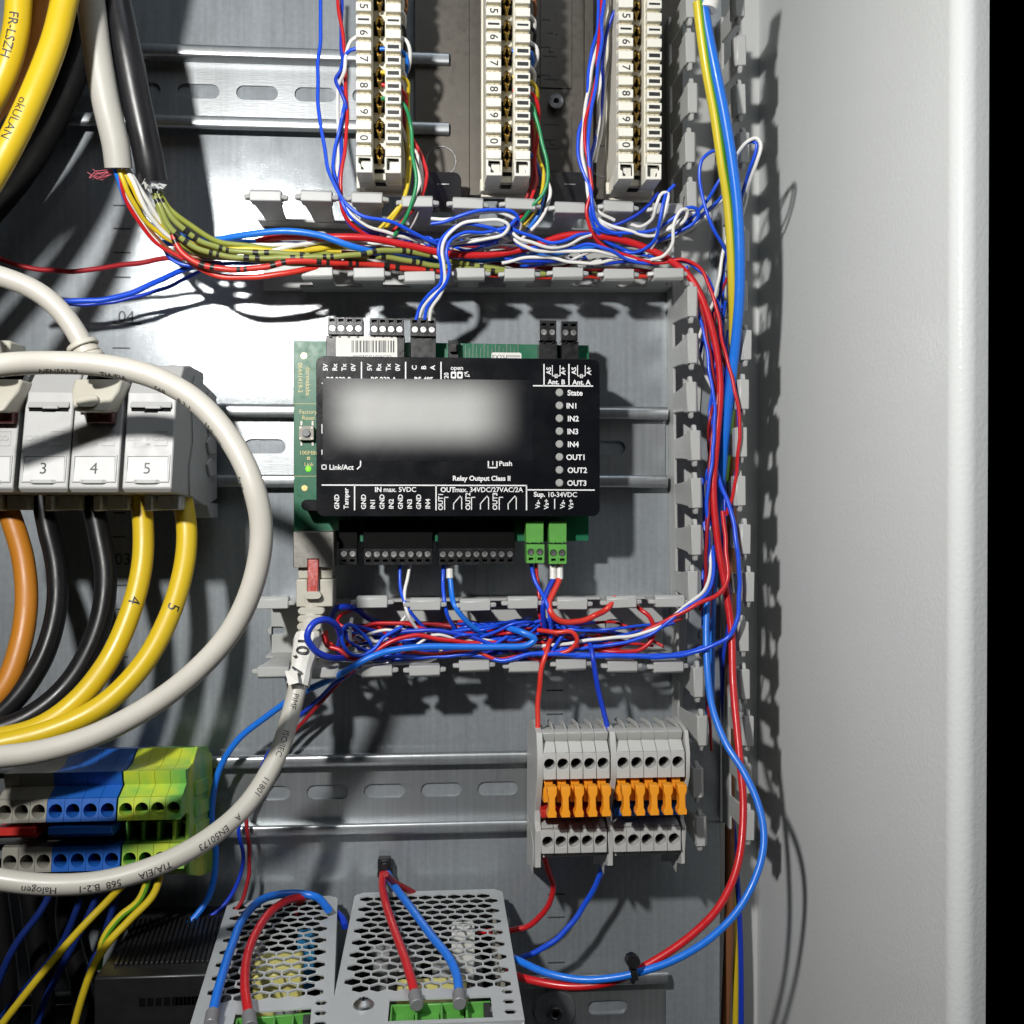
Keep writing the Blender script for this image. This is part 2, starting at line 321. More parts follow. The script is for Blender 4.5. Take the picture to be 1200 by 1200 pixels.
def copy_part(o, parent, off=(0, 0, 0)):
    c = o.copy(); COL.objects.link(c); c.parent = parent; c.location = (off[0]*MM, -off[1]*MM, off[2]*MM)
    for k in o.children:
        q = k.copy(); COL.objects.link(q); q.parent = c
    return c
def copy_thing(root, loc, label, group=None):
    r = root.copy(); COL.objects.link(r); r.location = (loc[0]*MM, -loc[1]*MM, loc[2]*MM); r["_loc"] = list(loc); r["label"] = label
    if group: r["group"] = group
    for ch in list(root.children):
        c = ch.copy(); COL.objects.link(c); c.parent = r
        for g in list(ch.children):
            q = g.copy(); COL.objects.link(q); q.parent = c
    return r
def circ(cx, cy, r, n=18): return [(cx+r*cos(2*pi*i/n), cy+r*sin(2*pi*i/n)) for i in range(n)]
def stadium(cx, cy, w, h, n=7):
    r = h/2; a = w/2-r
    return [(cx+a+r*cos(-pi/2+pi*i/n), cy+r*sin(-pi/2+pi*i/n)) for i in range(n+1)]+[(cx-a+r*cos(pi/2+pi*i/n), cy+r*sin(pi/2+pi*i/n)) for i in range(n+1)]
def rrect(x0, x1, y0, y1, r, n=4):
    out = []
    for cx, cy, a in ((x1-r, y0+r, -pi/2), (x1-r, y1-r, 0), (x0+r, y1-r, pi/2), (x0+r, y0+r, pi)):
        out += [(cx+r*cos(a+pi/2*i/n), cy+r*sin(a+pi/2*i/n)) for i in range(n+1)]
    return out
def FXZ(u, v, w): return (u, w, v)       # polygon drawn in x, z; swept along d
def spline(P, step=1.3):
    P = [Vector(p) for p in P]
    if len(P) == 2: P = [P[0], (P[0]+P[1])/2, P[1]]
    Q = [P[0]*2-P[1]]+P+[P[-1]*2-P[-2]]; out = []
    for i in range(1, len(Q)-2):
        p0, p1, p2, p3 = Q[i-1:i+3]
        t0 = 0; t1 = t0+max(1e-3, (p1-p0).length**.5); t2 = t1+max(1e-3, (p2-p1).length**.5); t3 = t2+max(1e-3, (p3-p2).length**.5)
        n = max(3, int((p2-p1).length/step))
        for k in range(n):
            t = t1+(t2-t1)*k/n
            a1 = p0*((t1-t)/(t1-t0))+p1*((t-t0)/(t1-t0)); a2 = p1*((t2-t)/(t2-t1))+p2*((t-t1)/(t2-t1)); a3 = p2*((t3-t)/(t3-t2))+p3*((t-t2)/(t3-t2))
            b1 = a1*((t2-t)/(t2-t0))+a2*((t-t0)/(t2-t0)); b2 = a2*((t3-t)/(t3-t1))+a3*((t-t1)/(t3-t1))
            out.append(b1*((t2-t)/(t2-t1))+b2*((t-t1)/(t2-t1)))
    out.append(Q[-2]); return out
def wire(label, col, r, pts, group=None, name="wire", cat="wire", n=9, step=1.3, uv=False):
    path = spline([W(*p) for p in pts], step)
    if r < 1.3:      # hand-laid thin wire is never quite even
        a, b, c, e = [random.uniform(0, 6.28) for _ in range(4)]; k1, k2 = random.uniform(.16, .3), random.uniform(.38, .6); q = 0.0
        for i, p in enumerate(path):
            q += 1.3; p.x += .20*sin(a+k1*q)+.10*sin(c+k2*q); p.z += .20*sin(b+k1*q*.9)+.10*sin(e+k2*q*1.1); p.y += .15*sin(c+k1*q)
    mb = MB(); mb.tube(path, r, n, uv=uv or col in ("earth_wire", "olive_banded", "red_banded"))
    o = mb.build(name, col, loc=path[0], ang=60)
    tag(o, label, cat, group); o["_path"] = 0
    PATHS[o.name] = path
    return o
PATHS = {}
def wrap_text(parent, path, r, s, s0, cap, phi, flip=1, m="mark_black", name="lettering", bold=0.0):
    # print wrapped round a cable: s0 = mm along the path where the text starts, phi = angle from the front
    L = [0.0]
    for i in range(1, len(path)): L.append(L[-1]+(path[i]-path[i-1]).length)
    vs, fs = text_tris(s, bold); k = cap/CAP; x0 = min(v[0] for v in vs); out = []
    bm = bmesh.new(); bv = [bm.verts.new((x, y, 0)) for x, y in vs]
    for f in fs:
        try: bm.faces.new([bv[i] for i in f])
        except ValueError: pass
    bmesh.ops.triangulate(bm, faces=bm.faces)
    for it in range(2):
        lg = [e for e in bm.edges if e.calc_length() > 0.22]
        if lg: bmesh.ops.subdivide_edges(bm, edges=lg, cuts=2); bmesh.ops.triangulate(bm, faces=bm.faces)
    bm.verts.index_update(); vs = [(v.co.x, v.co.y) for v in bm.verts]; fs = [tuple(v.index for v in f.verts) for f in bm.faces]; bm.free()
    for x, y in vs:
        u = s0+(x-x0)*k; v = (y-CAP/2)*k
        i = 0
        while i < len(L)-2 and L[i+1] < u: i += 1
        f = (u-L[i])/max(1e-6, L[i+1]-L[i]); p = path[i].lerp(path[i+1], f)
        t0 = (path[min(i+1, len(path)-1)]-path[max(i-1, 0)]).normalized(); t1 = (path[min(i+2, len(path)-1)]-path[i]).normalized(); t = t0.lerp(t1, f).normalized()
        nr = (Vector((0, 1, 0))-t*t.y).normalized(); b = t.cross(nr)*flip
        a = phi+v/r
        out.append(p+(nr*cos(a)+b*sin(a))*(r+0.09))
    mb = MB(); mb.add(out, fs)
    return mb.build(name, m, parent)

# ================================================================== setting: mounting plate, cabinet back, painted side wall
mb = MB(); mb.box(-340, 129, -2.5, 0, -340, 340)
plate = mb.build("mounting_plate", "galvanised", loc=(0, 0, 0), bevel=0.4); plate["kind"] = "structure"
mb = MB()
for px, y, w in ((143, 241, 20), (143, 268, 20), (143, 296, 20), (143, 325, 20), (142, 408, 20), (140, 601, 14), (140, 629, 14), (143, 686, 14), (143, 714, 14), (143, 742, 14), (143, 770, 14),
                 (650, 809, 20), (650, 837, 20), (652, 1048, 20), (652, 1075, 20), (652, 1128, 20)):
    c = W(px, y, 0); k = mpp(c.x, 0); mb.box(c.x-w/2*k, c.x+w/2*k, -0.1, 0.06, c.z-0.35, c.z+0.35)
    if px < 150 and y < 500: pass
c = W(149, 379, 0); mb.box(c.x-6, c.x+6, -0.1, 0.06, c.z-0.55, c.z+0.55)
mb.text("04", tuple(W(148, 371, 0.07)), 4.9); mb.text("03", tuple(W(144, 655, 0.07)), 4.9)
mb.build("scale_marks", "engraved", plate)
mb = MB(); mb.box(-340, 155, -30, -28, -420, 420)
o = mb.build("back_wall", "paint_back", loc=(0, 0, 0)); o["kind"] = "structure"
mb = MB()
prof = [(155, -30), (155, 140.5), (156.6, 140.6), (156.6, 141.8), (154.3, 141.9), (154.3, 142.3), (154.3, 155.2), (154.3, 155.6), (154.3, 156)]
prof += [(159.3-5*cos(a), 156+5*sin(a)) for a in [R(108)*i/12 for i in range(1, 13)]]
prof += [(165.2, 159.4), (165.0, 158.0), (160.5, 159.2), (157, 156), (157, -30)]
mb.prismz(prof, -420, 420)
o = mb.build("side_wall", "paint", loc=(155, 0, 0), ang=20); o["kind"] = "structure"

# ================================================================== mounting rails
def rail(label, x0, x1, zt, slot_end, name="mounting_rail"):
    z0 = zt-35; mb = MB()
    mb.prism([(5.2, z0-.2), (5.9, z0-.5), (6.8, z0-.1), (7.3, z0+.5), (7.5, z0+1.2), (7.55, z0+2.8), (7.45, z0+4.1), (7.1, z0+4.8), (6.3, z0+5.1), (0.2, z0+5.1), (0.2, z0+4.1), (5.4, z0+4.1), (6.3, z0+3.2), (6.4, z0+1.6), (6.0, z0+.6)], x0, x1)
    mb.prism([(5.2, zt+.2), (5.9, zt+.5), (6.8, zt+.1), (7.3, zt-.5), (7.5, zt-1.2), (7.55, zt-2.8), (7.45, zt-4.1), (7.1, zt-4.8), (6.3, zt-5.1), (0.2, zt-5.1), (0.2, zt-4.1), (5.4, zt-4.1), (6.3, zt-3.2), (6.4, zt-1.6), (6.0, zt-.6)], x0, x1)
    holes = []; k = -40
    while k < 40:
        cx = slot_end-9+25*k; k += 1
        if x0+10 < cx < x1-10: holes.append(stadium(cx, z0+17.5, 18, 6.3))
    mb.sheet([(x0, z0+4.6), (x1, z0+4.6), (x1, zt-4.6), (x0, zt-4.6)], holes, FXZ, 0.2, 1.2)
    o = mb.build(name, "zinc", loc=((x0+x1)/2, 0, z0), ang=50); return tag(o, label, "rail", "slotted mounting rails")
rail("slotted metal rail passing behind the white connection strips near the top", -300, W(526, 100, 7.5).x, 196, W(326, 105, 1).x)
rail("slotted metal rail carrying the black controller and the numbered modules", -300, W(783, 520, 7.5).x, 42.4, W(335, 522, 1).x)
rail("slotted metal rail carrying the coloured terminal blocks below the lower duct", -300, W(800, 930, 7.5).x, -109.4, W(474.6, 925, 1).x)
rail("slotted metal rail at the very bottom, partly behind the power supplies", -300, W(783, 1160, 7.5).x, -209, W(735, 1180, 1).x)

# ================================================================== slotted wiring ducts
FING = None
def finger_mesh():
    mb = MB(); fr = lambda u, v, w: (u, v, w)
    mb.ext([(-4.4, 10.5), (4.4, 10.5), (4.6, 20), (5.4, 31), (5.9, 34.5), (-5.9, 34.5), (-5.4, 31), (-4.6, 20)], fr, -0.65, 0.65)
    mb.prism([(33.6, -0.9), (33.6, 3.0), (34.4, 3.9), (38.6, 3.9), (40, 3.0), (40, -0.9)], -6.2, 6.2)
    for s in (-1, 1):
        mb.ext([(s*6.0, 34.6), (s*7.0, 35.2), (s*8.7, 36.4), (s*8.7, 38.2), (s*6.0, 39.4)], fr, 0.3, 2.1)
    o = mb.build("finger", "duct", bevel=0.35, ang=30); me = o.data; bpy.data.objects.remove(o); return me
FING = finger_mesh()
def duct(label, name_loc, walls, floor, floor_holes=()):
    t = thing("wiring_duct", label, "duct", name_loc, "slotted grey wiring ducts"); L = Vector(name_loc)
    for (a, b, sgn, heads) in walls:
        A = W(a[0], a[1], 40); B = W(b[0], b[1], 40); A.y = B.y = 0; u = (B-A).normalized(); n = Vector((-u.z, 0, u.x))*sgn; ln = (B-A).length
        mb = MB(); fr = lambda s, d, w: A+u*s+n*w+Vector((0, d, 0))
        mb.ext([(0, 0), (ln, 0), (ln, 11), (0, 11)], fr, -0.65, 0.65)
        mb.build("wall", "duct", t, bevel=0.3)
        th = math.atan2(u.z, u.x)+(pi if sgn < 0 else 0)
        for h in heads:
            P = W(h, a[1]+(b[1]-a[1])*(h-a[0])/(b[0]-a[0]), 40) if abs(b[0]-a[0]) > abs(b[1]-a[1]) else W(a[0]+(b[0]-a[0])*(h-a[1])/(b[1]-a[1]), h, 40)
            P.y = 0; P = A+u*((P-A).dot(u))
            o = bpy.data.objects.new("finger", FING); COL.objects.link(o); o.parent = t
            o.location = ((P.x-L.x)*MM, 0, (P.z-L.z)*MM); o.rotation_euler = (random.uniform(-.03, .03), -th+random.uniform(-.02, .02), random.uniform(-.02, .02))
            bv = o.modifiers.new("edge", 'BEVEL'); bv.width = 0.35*MM; bv.segments = 1; bv.limit_method = 'ANGLE'; bv.angle_limit = R(40)
    mb = MB(); mb.sheet([(p.x, p.z) for p in floor], [list(h) for h in floor_holes], FXZ, 0.05, 1.5); mb.build("floor", "duct", t)
    return t
def P40(x, y): p = W(x, y, 40); p.y = 0; return p
def fh(px, py, w=7.5, h=3.6): p = W(px, py, 1.5); return stadium(p.x, p.z, w, h)
duct("grey wiring duct running under the white connection strips, filled with coloured wires", tuple(P40(300, 275)),
     [((287, 233), (806, 251), 1, [310, 371, 432, 491, 550, 608, 666, 726, 784, ]),
      ((340, 317), (806, 318), -1, [371, 432, 493, 551, 610, 667, 724, 782])],
     [P40(290, 317), P40(806, 318), P40(806, 251), P40(290, 233)], [fh(400, 300), fh(520, 300)])
duct("short grey wiring duct below the black controller, stuffed with thin wires", tuple(P40(300, 780)),
     [((297, 714), (801, 708), 1, [318, 438, 498, 556, 613, 671, 728, 784]),
      ((297, 783), (801, 776), -1, [319, 380, 440, 498, 556, 613, 670, 728, 785])],
     [P40(300, 783), P40(801, 776), P40(801, 708), P40(300, 714)], [fh(324, 739), fh(720, 732, 9, 5), fh(560, 745)])
duct("tall grey wiring duct standing along the painted side wall", tuple(P40(845, 990)),
     [((804, -20), (817, 998), 1, [2, 55, 114, 172, 230, 353, 408, 465, 522, 578, 633, 687, 800, 857, 918, 975]),
      ((870, -20), (880, 998), -1, [1, 58.5, 115.5, 172, 231, 288, 346, 404, 462, 518, 575, 632, 688, 746, 802, 857, 913, 968])],
     [P40(817, 998), P40(880, 998), P40(870, -20), P40(804, -20)], [fh(826, 745, 5, 5), fh(846, 150, 5, 8)])
for lab, px, py, r in (("screw with round washer on the tall duct floor beside the lower duct's end", 823, 765, 3.6), ("screw with round washer on the tall duct floor near the blue wire loops", 806, 262, 4.2)):
    t = thing("duct_screw", lab, "screw", tuple(W(px, py, 1.6)), "screws in the duct floors"); c = W(px, py, 1.6)
    mb = MB(); mb.cyl(c, (0, 1, 0), r, 1.0, 20, r*0.92); mb.build("washer", "terminal_grey", t, bevel=0.2)
    mb = MB(); mb.sheet(circ(c.x, c.z, r*.55, 16), [circ(c.x, c.z, r*.25, 6)], FXZ, 2.6, 4.4); mb.build("head", "dark_steel", t, bevel=0.2)

# ================================================================== steel mounting frame under the strips
fx0, fx1 = W(486, 100, 5).x, W(800, 100, 5).x; fz = W(600, 231, 5).z
t = thing("strip_bracket", "dull steel mounting frame behind the three white connection strips", "frame", (fx0, 0, fz))
mb = MB()
hole = W(514, 52, 5); ring = W(517, 190, 5)
key = circ(hole.x, hole.z, 2.6, 12)
mb.sheet([(fx0, fz), (fx1, fz), (fx1, 330), (fx0, 330)], [stadium(W(560, 57, 5).x, W(560, 57, 5).z, 5, 3.5), circ(W(564, 120, 5).x, W(564, 120, 5).z, 3.2, 14), circ(W(707, 115, 5).x, W(707, 115, 5).z, 1.2, 10)], FXZ, 4.0, 5.0)
mb.build("frame_sheet", "frame_steel", t, bevel=0.2)
mb = MB()
x = W(694, 100, 8).x; mb.box(x-3.5, x+0.5, 5, 9, fz, 330); x = W(551, 100, 6).x; mb.box(x-0.5, x+6, 5, 6.2, fz, 330)
mb.build("side_flange", "frame_steel", t, bevel=0.3)
mb = MB()
p0, p1 = W(633, -60, 5.1), W(670, 104, 5.1); mb.box(p0.x, p1.x, 5.0, 5.5, p1.z, 330)
p0, p1 = W(630, 138, 5.1), W(670, 220, 5.1); mb.box(p0.x, p1.x, 5.0, 5.5, p1.z, p0.z)
mb.build("marking_plate", "frame_steel", t, bevel=0.12)
mb = MB()
for px, py, w in ((640, 23, 10), (645, 39, 6), (652, 40, 3), (638, 55, 12), (646, 61, 6), (645, 66, 16), (644, 73, 2), (636, 88, 14), (646, 93, 18), (646, 146, 18), (644, 164, 14), (648, 170, 6), (646, 174, 18), (644, 183, 2), (648, 201, 16), (643, 199, 3)):
    c = W(px, py, 5.6); k = mpp(c.x, 5); mb.box(c.x-w/2*k, c.x+w/2*k, 5.4, 5.56, c.z-0.3, c.z+0.3)
for px, y0, y1 in ((644, 55, 61), (644, 88, 93), (644, 164, 170)):
    a, b = W(px, y0, 5.6), W(px, y1, 5.6); mb.box(a.x-0.25, a.x+0.25, 5.4, 5.56, b.z, a.z)
mb.build("stamped_marks", "engraved", t)
for px, r in ((517, 18), (707, 19)):
    c = W(px, 189, 5); k = mpp(c.x, 5); mb = MB(); mb.sheet(circ(c.x, c.z, r*k, 26), [circ(c.x, c.z, r*k-0.6, 26)], FXZ, 5.0, 5.35); mb.build("knockout", "bright_steel", t, bevel=0.1)
c = W(651, 121, 5.2); mb = MB(); mb.sheet(circ(c.x, c.z, 3.3, 20), [circ(c.x, c.z, 1.3, 6)], FXZ, 5.2, 8.0); mb.well(circ(c.x, c.z, 1.3, 6), FXZ, 8.0, 5.6); mb.build("screw", "bright_steel", t, bevel=0.5, seg=2)
for px, py in ((519, 226), (665, 226)):
    c = W(px, py, 8); k = mpp(c.x, 8); w = 21*k; h = 22*k
    mb = MB(); mb.sheet(rrect(c.x-w, c.x+w, c.z-h, c.z+h*0.65, 3, 4), [], lambda u, v, ww: (u, 14+ww+(v-c.z)*0.9, v), 0, 1.0); mb.build("tab", "dark_steel", t, bevel=0.15)
    mb = MB(); mb.obox((c.x-2.5, 16.3, c.z+1.1), (c.x+2.6, 16.3, c.z+1.1), 0.5, 0.4); mb.build("stamped_mark", "bright_steel", t)

# ================================================================== white connection strips
def strip():
    t = thing("connection_strip", "white connection strip nearest the left, with a yellow and a green wire on its right", "terminal strip", (0, 0, 0), "white ten pair connection strips")
    mb = MB()
    TOP = 108
    for x0, x1 in ((-8.8, -2.5), (2.4, 8.8)): mb.box(x0, x1, 20, 44.0, 6.3, TOP)
    mb.box(-2.5, 2.4, 20, 36, 0.8, TOP); mb.box(-8.8, 8.8, 20, 30, 0, 6.3)
    mb.build("body", "strip_cream", t, bevel=0.25)
    mb = MB(); mb.box(-9.6, 9.6, 20, 23, -1.2, TOP); mb.box(-10.2, -8.8, 20, 27, 0, 5); mb.box(8.8, 10.2, 20, 27, 0, 5); mb.build("rear_flange", "strip_cream", t, bevel=0.25)
    # end cap with two U-shaped openings
    mb = MB()
    for x0, x1, m in ((-8.8, -2.3, 1), (2.4, 8.9, -1)):
        out = [(x0, 0), (x1, 0), (x1, 6.4), (x0, 6.4)]
        h = [(x0+1.9, 1.2), (x1-0.8, 1.2), (x1-0.8, 5.8), (x0+0.9, 5.8), (x0+0.9, 3.9), (x0+1.9, 3.3)] if m > 0 else [(x0+0.8, 1.2), (x1-1.9, 1.2), (x1-1.9, 3.3), (x1-0.9, 3.9), (x1-0.9, 5.8), (x0+0.8, 5.8)]
        mb.sheet(out, [h], FXZ, 34, 47.6); mb.well(h, FXZ, 47, 44.2)
        mb.box(x0, x1, 30, 34, 0, 6.3)
    mb.box(-2.3, 2.4, 30, 34, 0.4, 2.0)
    mb.build("end_cap", "tab_white", t, bevel=0.3)
    mb = MB(); mb.box(-2.0, 2.2, 30.2, 33.9, 0.1, 0.5); mb.box(-2.2, 2.3, 36, 36.5, 3.5, 5); mb.build("latch_slot", "slot_black", t)
    tabm = None; cellm = None
    zs = [8.3+5.15*k for k in range(19)]
    def shared(name, me, m, loc):
        o = bpy.data.objects.new(name, me); COL.objects.link(o); o.parent = t; o.location = (loc[0]*MM, -loc[1]*MM, loc[2]*MM)
        b = o.modifiers.new("edge", 'BEVEL'); b.width = 0.22*MM; b.segments = 1; b.limit_method = 'ANGLE'; return o
    def mesh_of(mb, name, m):
        o = mb.build(name, m); me = o.data; bpy.data.objects.remove(o); return me
    mb = MB(); mb.box(-3.0, 3.0, 43.5, 48, -1.75, 1.75); tabm = mesh_of(mb, "marker_tab", "tab_white")
    mb = MB(); mb.box(-2.7, 2.7, 43.6, 45.6, -0.85, 0.85); mb.box(-0.3, 0.5, 45.6, 46.4, -0.6, 0.5); mb.box(1.5, 2.3, 45.6, 46.2, -0.6, 0.5); mb.box(-2.3, -1.6, 45.6, 46.2, -0.6, 0.5); cellm = mesh_of(mb, "contact_cell", "cell_beige")
    mb = MB(); mb.box(-2.25, 2.25, 48.0, 48.08, -0.75, 0.75); dashm = mesh_of(mb, "window", "mark_black")
    mb = MB()
    for s in (-1, 1):
        mb.obox((s*0.35, 36.6, -2.6), (s*1.15, 39.5, -0.2), 0.9, 3.0, (0, 1, 0)); mb.obox((s*0.45, 36.6, 2.6), (s*1.3, 40.0, -0.3), 1.0, 2.6, (0, 1, 0))
    brassm = mesh_of(mb, "contact", "brass")
    mb = MB(); mb.box(-2.4, 2.3, 36.0, 36.15, -2.9, 2.9); slotm = mesh_of(mb, "contact_gap", "slot_black")
    digs = "0987654321"
    for k, z in enumerate(zs):
        for side, cx in ((0, -5.75), (1, 5.85)):
            o = shared("marker_tab", tabm, "tab_white", (cx, 0, z))
            if side == 0 and k % 2 == 1 and (k-1)//2 < 10:
                mb = MB(); mb.text(digs[(k-1)//2], (cx+0.15, 48.06, z), 3.1, rot=-pi/2, bold=0.01)
                q = mb.build("digit", "mark_black"); q.parent = o; q.location = (-cx*MM, 0, -z*MM)
            if (side == 0 and k == 10) or (side == 1 and ((1 <= k <= 8) or k in (10, 12, 15))):
                q = bpy.data.objects.new("window", dashm); COL.objects.link(q); q.parent = o
                if k >= 10: q.scale = (1, 1, 0.55)
        for cx in (-5.75, 5.85):
            if k < 18: shared("contact_cell", cellm, "cell_beige", (cx, 0, z+2.57))
    for k in range(10):
        z = 10.2+10.3*k
        shared("contact", brassm, "brass", (0, 0, z)); q = bpy.data.objects.new("contact_gap", slotm); COL.objects.link(q); q.parent = t; q.location = (0, 0, z*MM)
    return t
st = strip()
cs = [W(443.5, 202, 48), W(595.5, 205.5, 48), W(750, 209.5, 48)]
st.location = (cs[0].x*MM, 0, cs[0].z*MM)
copy_thing(st, (cs[1].x, 0, cs[1].z), "white connection strip between the two others, with red, yellow and green wires on its right")
copy_thing(st, (cs[2].x, 0, cs[2].z), "white connection strip nearest the tall side duct, its long left side showing")

# ================================================================== black controller on its green board
LIDD, PCBD = 42.0, 24.0
ct = thing("controller", "black input and output controller with white printing on a green circuit board", "controller", tuple(W(345, 600, 7.5)))
a, b = W(344, 399, PCBD), W(690, 634, PCBD); a2 = W(344, 622, PCBD)
mb = MB(); mb.sheet([(a.x, b.z), (b.x, b.z), (b.x, a.z-0.6), (a.x, a.z)], [], FXZ, PCBD-1.6, PCBD)
pcb = mb.build("circuit_board", "pcb", ct, bevel=0.15)
mb = MB(); mb.box(a.x+14, b.x-8, 8, PCBD-1.6, 8, 42); mb.box(a.x+25, b.x-14, 6, 12, 4, 46); mb.build("rail_clip", "plug_black", ct, bevel=0.4)
mb = MB()
for px, y in ((356, 417), (357, 572)):
    c = W(px, y, PCBD); mb.cyl(c, (0, 1, 0), 1.25, 0.12, 18)
mb.build("pad", "gold", pcb)
mb = MB(); d = PCBD+0.03
for s, px, y, cap, rot in (("Factory", 361, 482.5, 4.6, 0), ("Reset", 361.5, 489.5, 4.6, 0), ("100MBit", 362, 530.5, 4.6, 0), ("Link", 362, 544, 4.4, 0), ("06441419-2", 352, 442.5, 5.0, -pi/2), ("dormakaba", 361, 446.5, 5.2, -pi/2)):
    c = W(px, y, d); mb.text(s, c, cap*mpp(c.x, d), rot)
c0 = W(361.5, 537, d); mb.sheet(rrect(c0.x-.6, c0.x+.6, c0.z-.6, c0.z+.6, .2), [circ(c0.x, c0.z, .3, 8)], FXZ, d-0.02, d+0.01)
for y in (473, 558): c = W(344, y, d); e = W(372, y, d); mb.box(c.x, e.x, d-0.03, d, c.z-0.08, c.z+0.08)
mb.build("lettering", "gold_print", pcb)
c = W(361.5, 549.5, PCBD); mb = MB(); mb.cyl(c, (0, 1, 0), 1.3, 1.4, 16, 0.7); mb.build("status_light", "led_green", pcb, bevel=0.2)
# reset button
c = W(360, 508, PCBD); bt = MB(); bt.sheet(rrect(c.x-3.0, c.x+3.0, c.z-2.9, c.z+2.9, .4), [], FXZ, PCBD, PCBD+3.0)
bt = bt.build("button", "old_grey", ct, bevel=0.2)
mb = MB(); mb.cyl((c.x, PCBD+3, c.z), (0, 1, 0), 1.75, 1.2, 20, 1.6); mb.build("button_cap", "ferrule_grey", bt, bevel=0.15)
mb = MB()
for sx in (-2.3, 2.3):
    for sz in (-2.2, 2.2): mb.cyl((c.x+sx, PCBD+3, c.z+sz), (0, 1, 0), 0.5, 0.25, 8)
    for sz in (-4.2, 4.2): mb.box(c.x+sx-.4, c.x+sx+.4, PCBD, PCBD+0.5, c.z+sz-.9, c.z+sz+.9)
mb.build("button_pin", "jack_steel", bt)
# traces and small black header on the board's top edge
mb = MB()
for i in range(16):
    px = 541+i*4.4; p, q = W(px, 402+(i % 3)*3, PCBD+.02), W(px, 424, PCBD+.02); mb.box(p.x-.1, p.x+.1, PCBD-.02, PCBD+.02, q.z, p.z)
mb.build("trace", "engraved_pale", pcb)
mb = MB(); p, q = W(525, 401, PCBD), W(537, 424, PCBD); mb.box(p.x, q.x, PCBD, PCBD+5, q.z, p.z); mb.box(p.x+.6, q.x-.8, PCBD+5, PCBD+7.5, q.z+3, p.z-1.5)
mb.cyl((p.x+1, PCBD+5, p.z-2), (0, 1, 0), .35, 2.5, 6); mb.cyl((p.x+1, PCBD+5, p.z-5), (0, 1, 0), .35, 2.5, 6)
mb.build("pin_header", "plug_black", ct, bevel=0.2)
p, q = W(576, 413, PCBD+.1), W(611, 424, PCBD+.1); mb = MB(); mb.sheet(rrect(p.x, q.x, q.z-3, p.z, .7), [], FXZ, PCBD, PCBD+.1); pl = mb.build("paper_label", "paper", ct)
mb = MB(); c = W(586, 418.5, PCBD+.15); mb.text("EX251", c, 1.7); c = W(602, 417.5, PCBD+.15); mb.text("000000000", c, .85); mb.build("lettering", "mark_black", pl)

# lid
a, b = W(370.5, 419, LIDD), W(703, 606, LIDD); a = Vector((a.x, LIDD, W(537, 419, LIDD).z)); b = Vector((b.x, LIDD, W(537, 605, LIDD).z))
mb = MB(); mb.sheet(rrect(a.x, b.x, b.z, a.z, 3.0, 5), [], FXZ, PCBD+4, LIDD)
lid = mb.build("lid", "lid_black", ct, bevel=0.9, seg=3)
mb = MB(); mb.box(a.x+2, b.x-2, PCBD, PCBD+5, b.z+6, a.z-4); mb.build("lid_skirt", "lid_black", ct, bevel=0.3)
c = W(366, 592, PCBD+2); mb = MB(); mb.sheet(stadium(c.x+1.2, c.z, 9, 4.6), [], FXZ, PCBD, LIDD-6); mb.build("latch", "lid_black", ct, bevel=0.5, seg=2)
P = MB(); d = LIDD+0.05
def T(s, px, y, cap, rot=0, bold=0.0, align='C'):
    c = W(px, y, d); P.text(s, c, cap*mpp(c.x, d), rot, bold, align)
def Ln(x0, y0, x1, y1, w=1.5):
    p, q = W(x0, y0, d), W(x1, y1, d); k = mpp(p.x, d)*w; u = (q-p).normalized(); n = Vector((-u.z, 0, u.x))*k/2
    P.add([p-n, q-n, q+n, p+n], [(0, 1, 2, 3)])
U = pi/2
for s, px in (("5V", 381.3), ("Rx", 392.3), ("Tx", 403), ("0V", 414), ("5V", 433), ("Rx", 444), ("Tx", 455), ("0V", 466)): T(s, px, 430.5, 5.2, U, .022)
for s, px in (("C", 485.5), ("B", 496.5), ("A", 507)): T(s, px, 430.8, 5.4, U, .022)
for s, px in (("RS 232 B", 397), ("RS 232 A", 449.5), ("RS 485", 496.5)): T(s, px, 444.7, 5.4, 0, .03)
for x in (423.6, 475.3, 516.8): Ln(x, 424, x, 452)
Ln(377, 449, 380, 449)
T("open", 535.5, 431, 5.0, 0, .012); T("120", 523, 442, 5, U, .022); T("k7", 547, 439, 5, -U*0.8, .012)
for x in (531.5, 539):
    c = W(x, 439.5, d); k = mpp(c.x, d); P.sheet(rrect(c.x-3.2*k, c.x+3.2*k, c.z-4*k, c.z+4*k, 1.2*k), [rrect(c.x-1.6*k, c.x+1.4*k, c.z-2*k, c.z+1.5*k, .4*k)], FXZ, LIDD, d)
for x in (637.5, 666.7): Ln(x, 426.5, x, 452)
Ln(624, 452, 695, 452.4)
for x in (643, 672.5): T("AS", x, 434.5, 5.2, U, .022)
for x in (660, 690): T("A+", x, 434.5, 5.2, U, .022)
for x in (647.3, 676.8): Ln(x, 428, x, 440.5, 1); Ln(x, 440.5, x+8.5, 440.5, 1); Ln(x+9, 428, x+9, 440.5, 1); Ln(x+3.5, 438.5, x+3.5, 443, 1.4); Ln(x+5.5, 438.5, x+5.5, 443, 1.4)
T("Ant. B", 652, 447.6, 5.4, 0, .03); T("Ant. A", 681.4, 448, 5.4, 0, .03)
LEDY = (460, 475.2, 490.3, 505.3, 520.4, 535.5, 550.7, 565.8)
for s, y in zip(("State", "IN1", "IN2", "IN3", "IN4", "OUT1", "OUT2", "OUT3"), LEDY): T(s, 665, y+.3, 6.0, 0, .028, 'L')
T("Ethernet", 443, 536, 5.6, 0, .03); T("Link/Act", 400, 547.5, 5.7, 0, .022); T("Push", 592.5, 543, 5.7, 0, .022); T("1", 577.5, 542.5, 5.0, 0, .02)
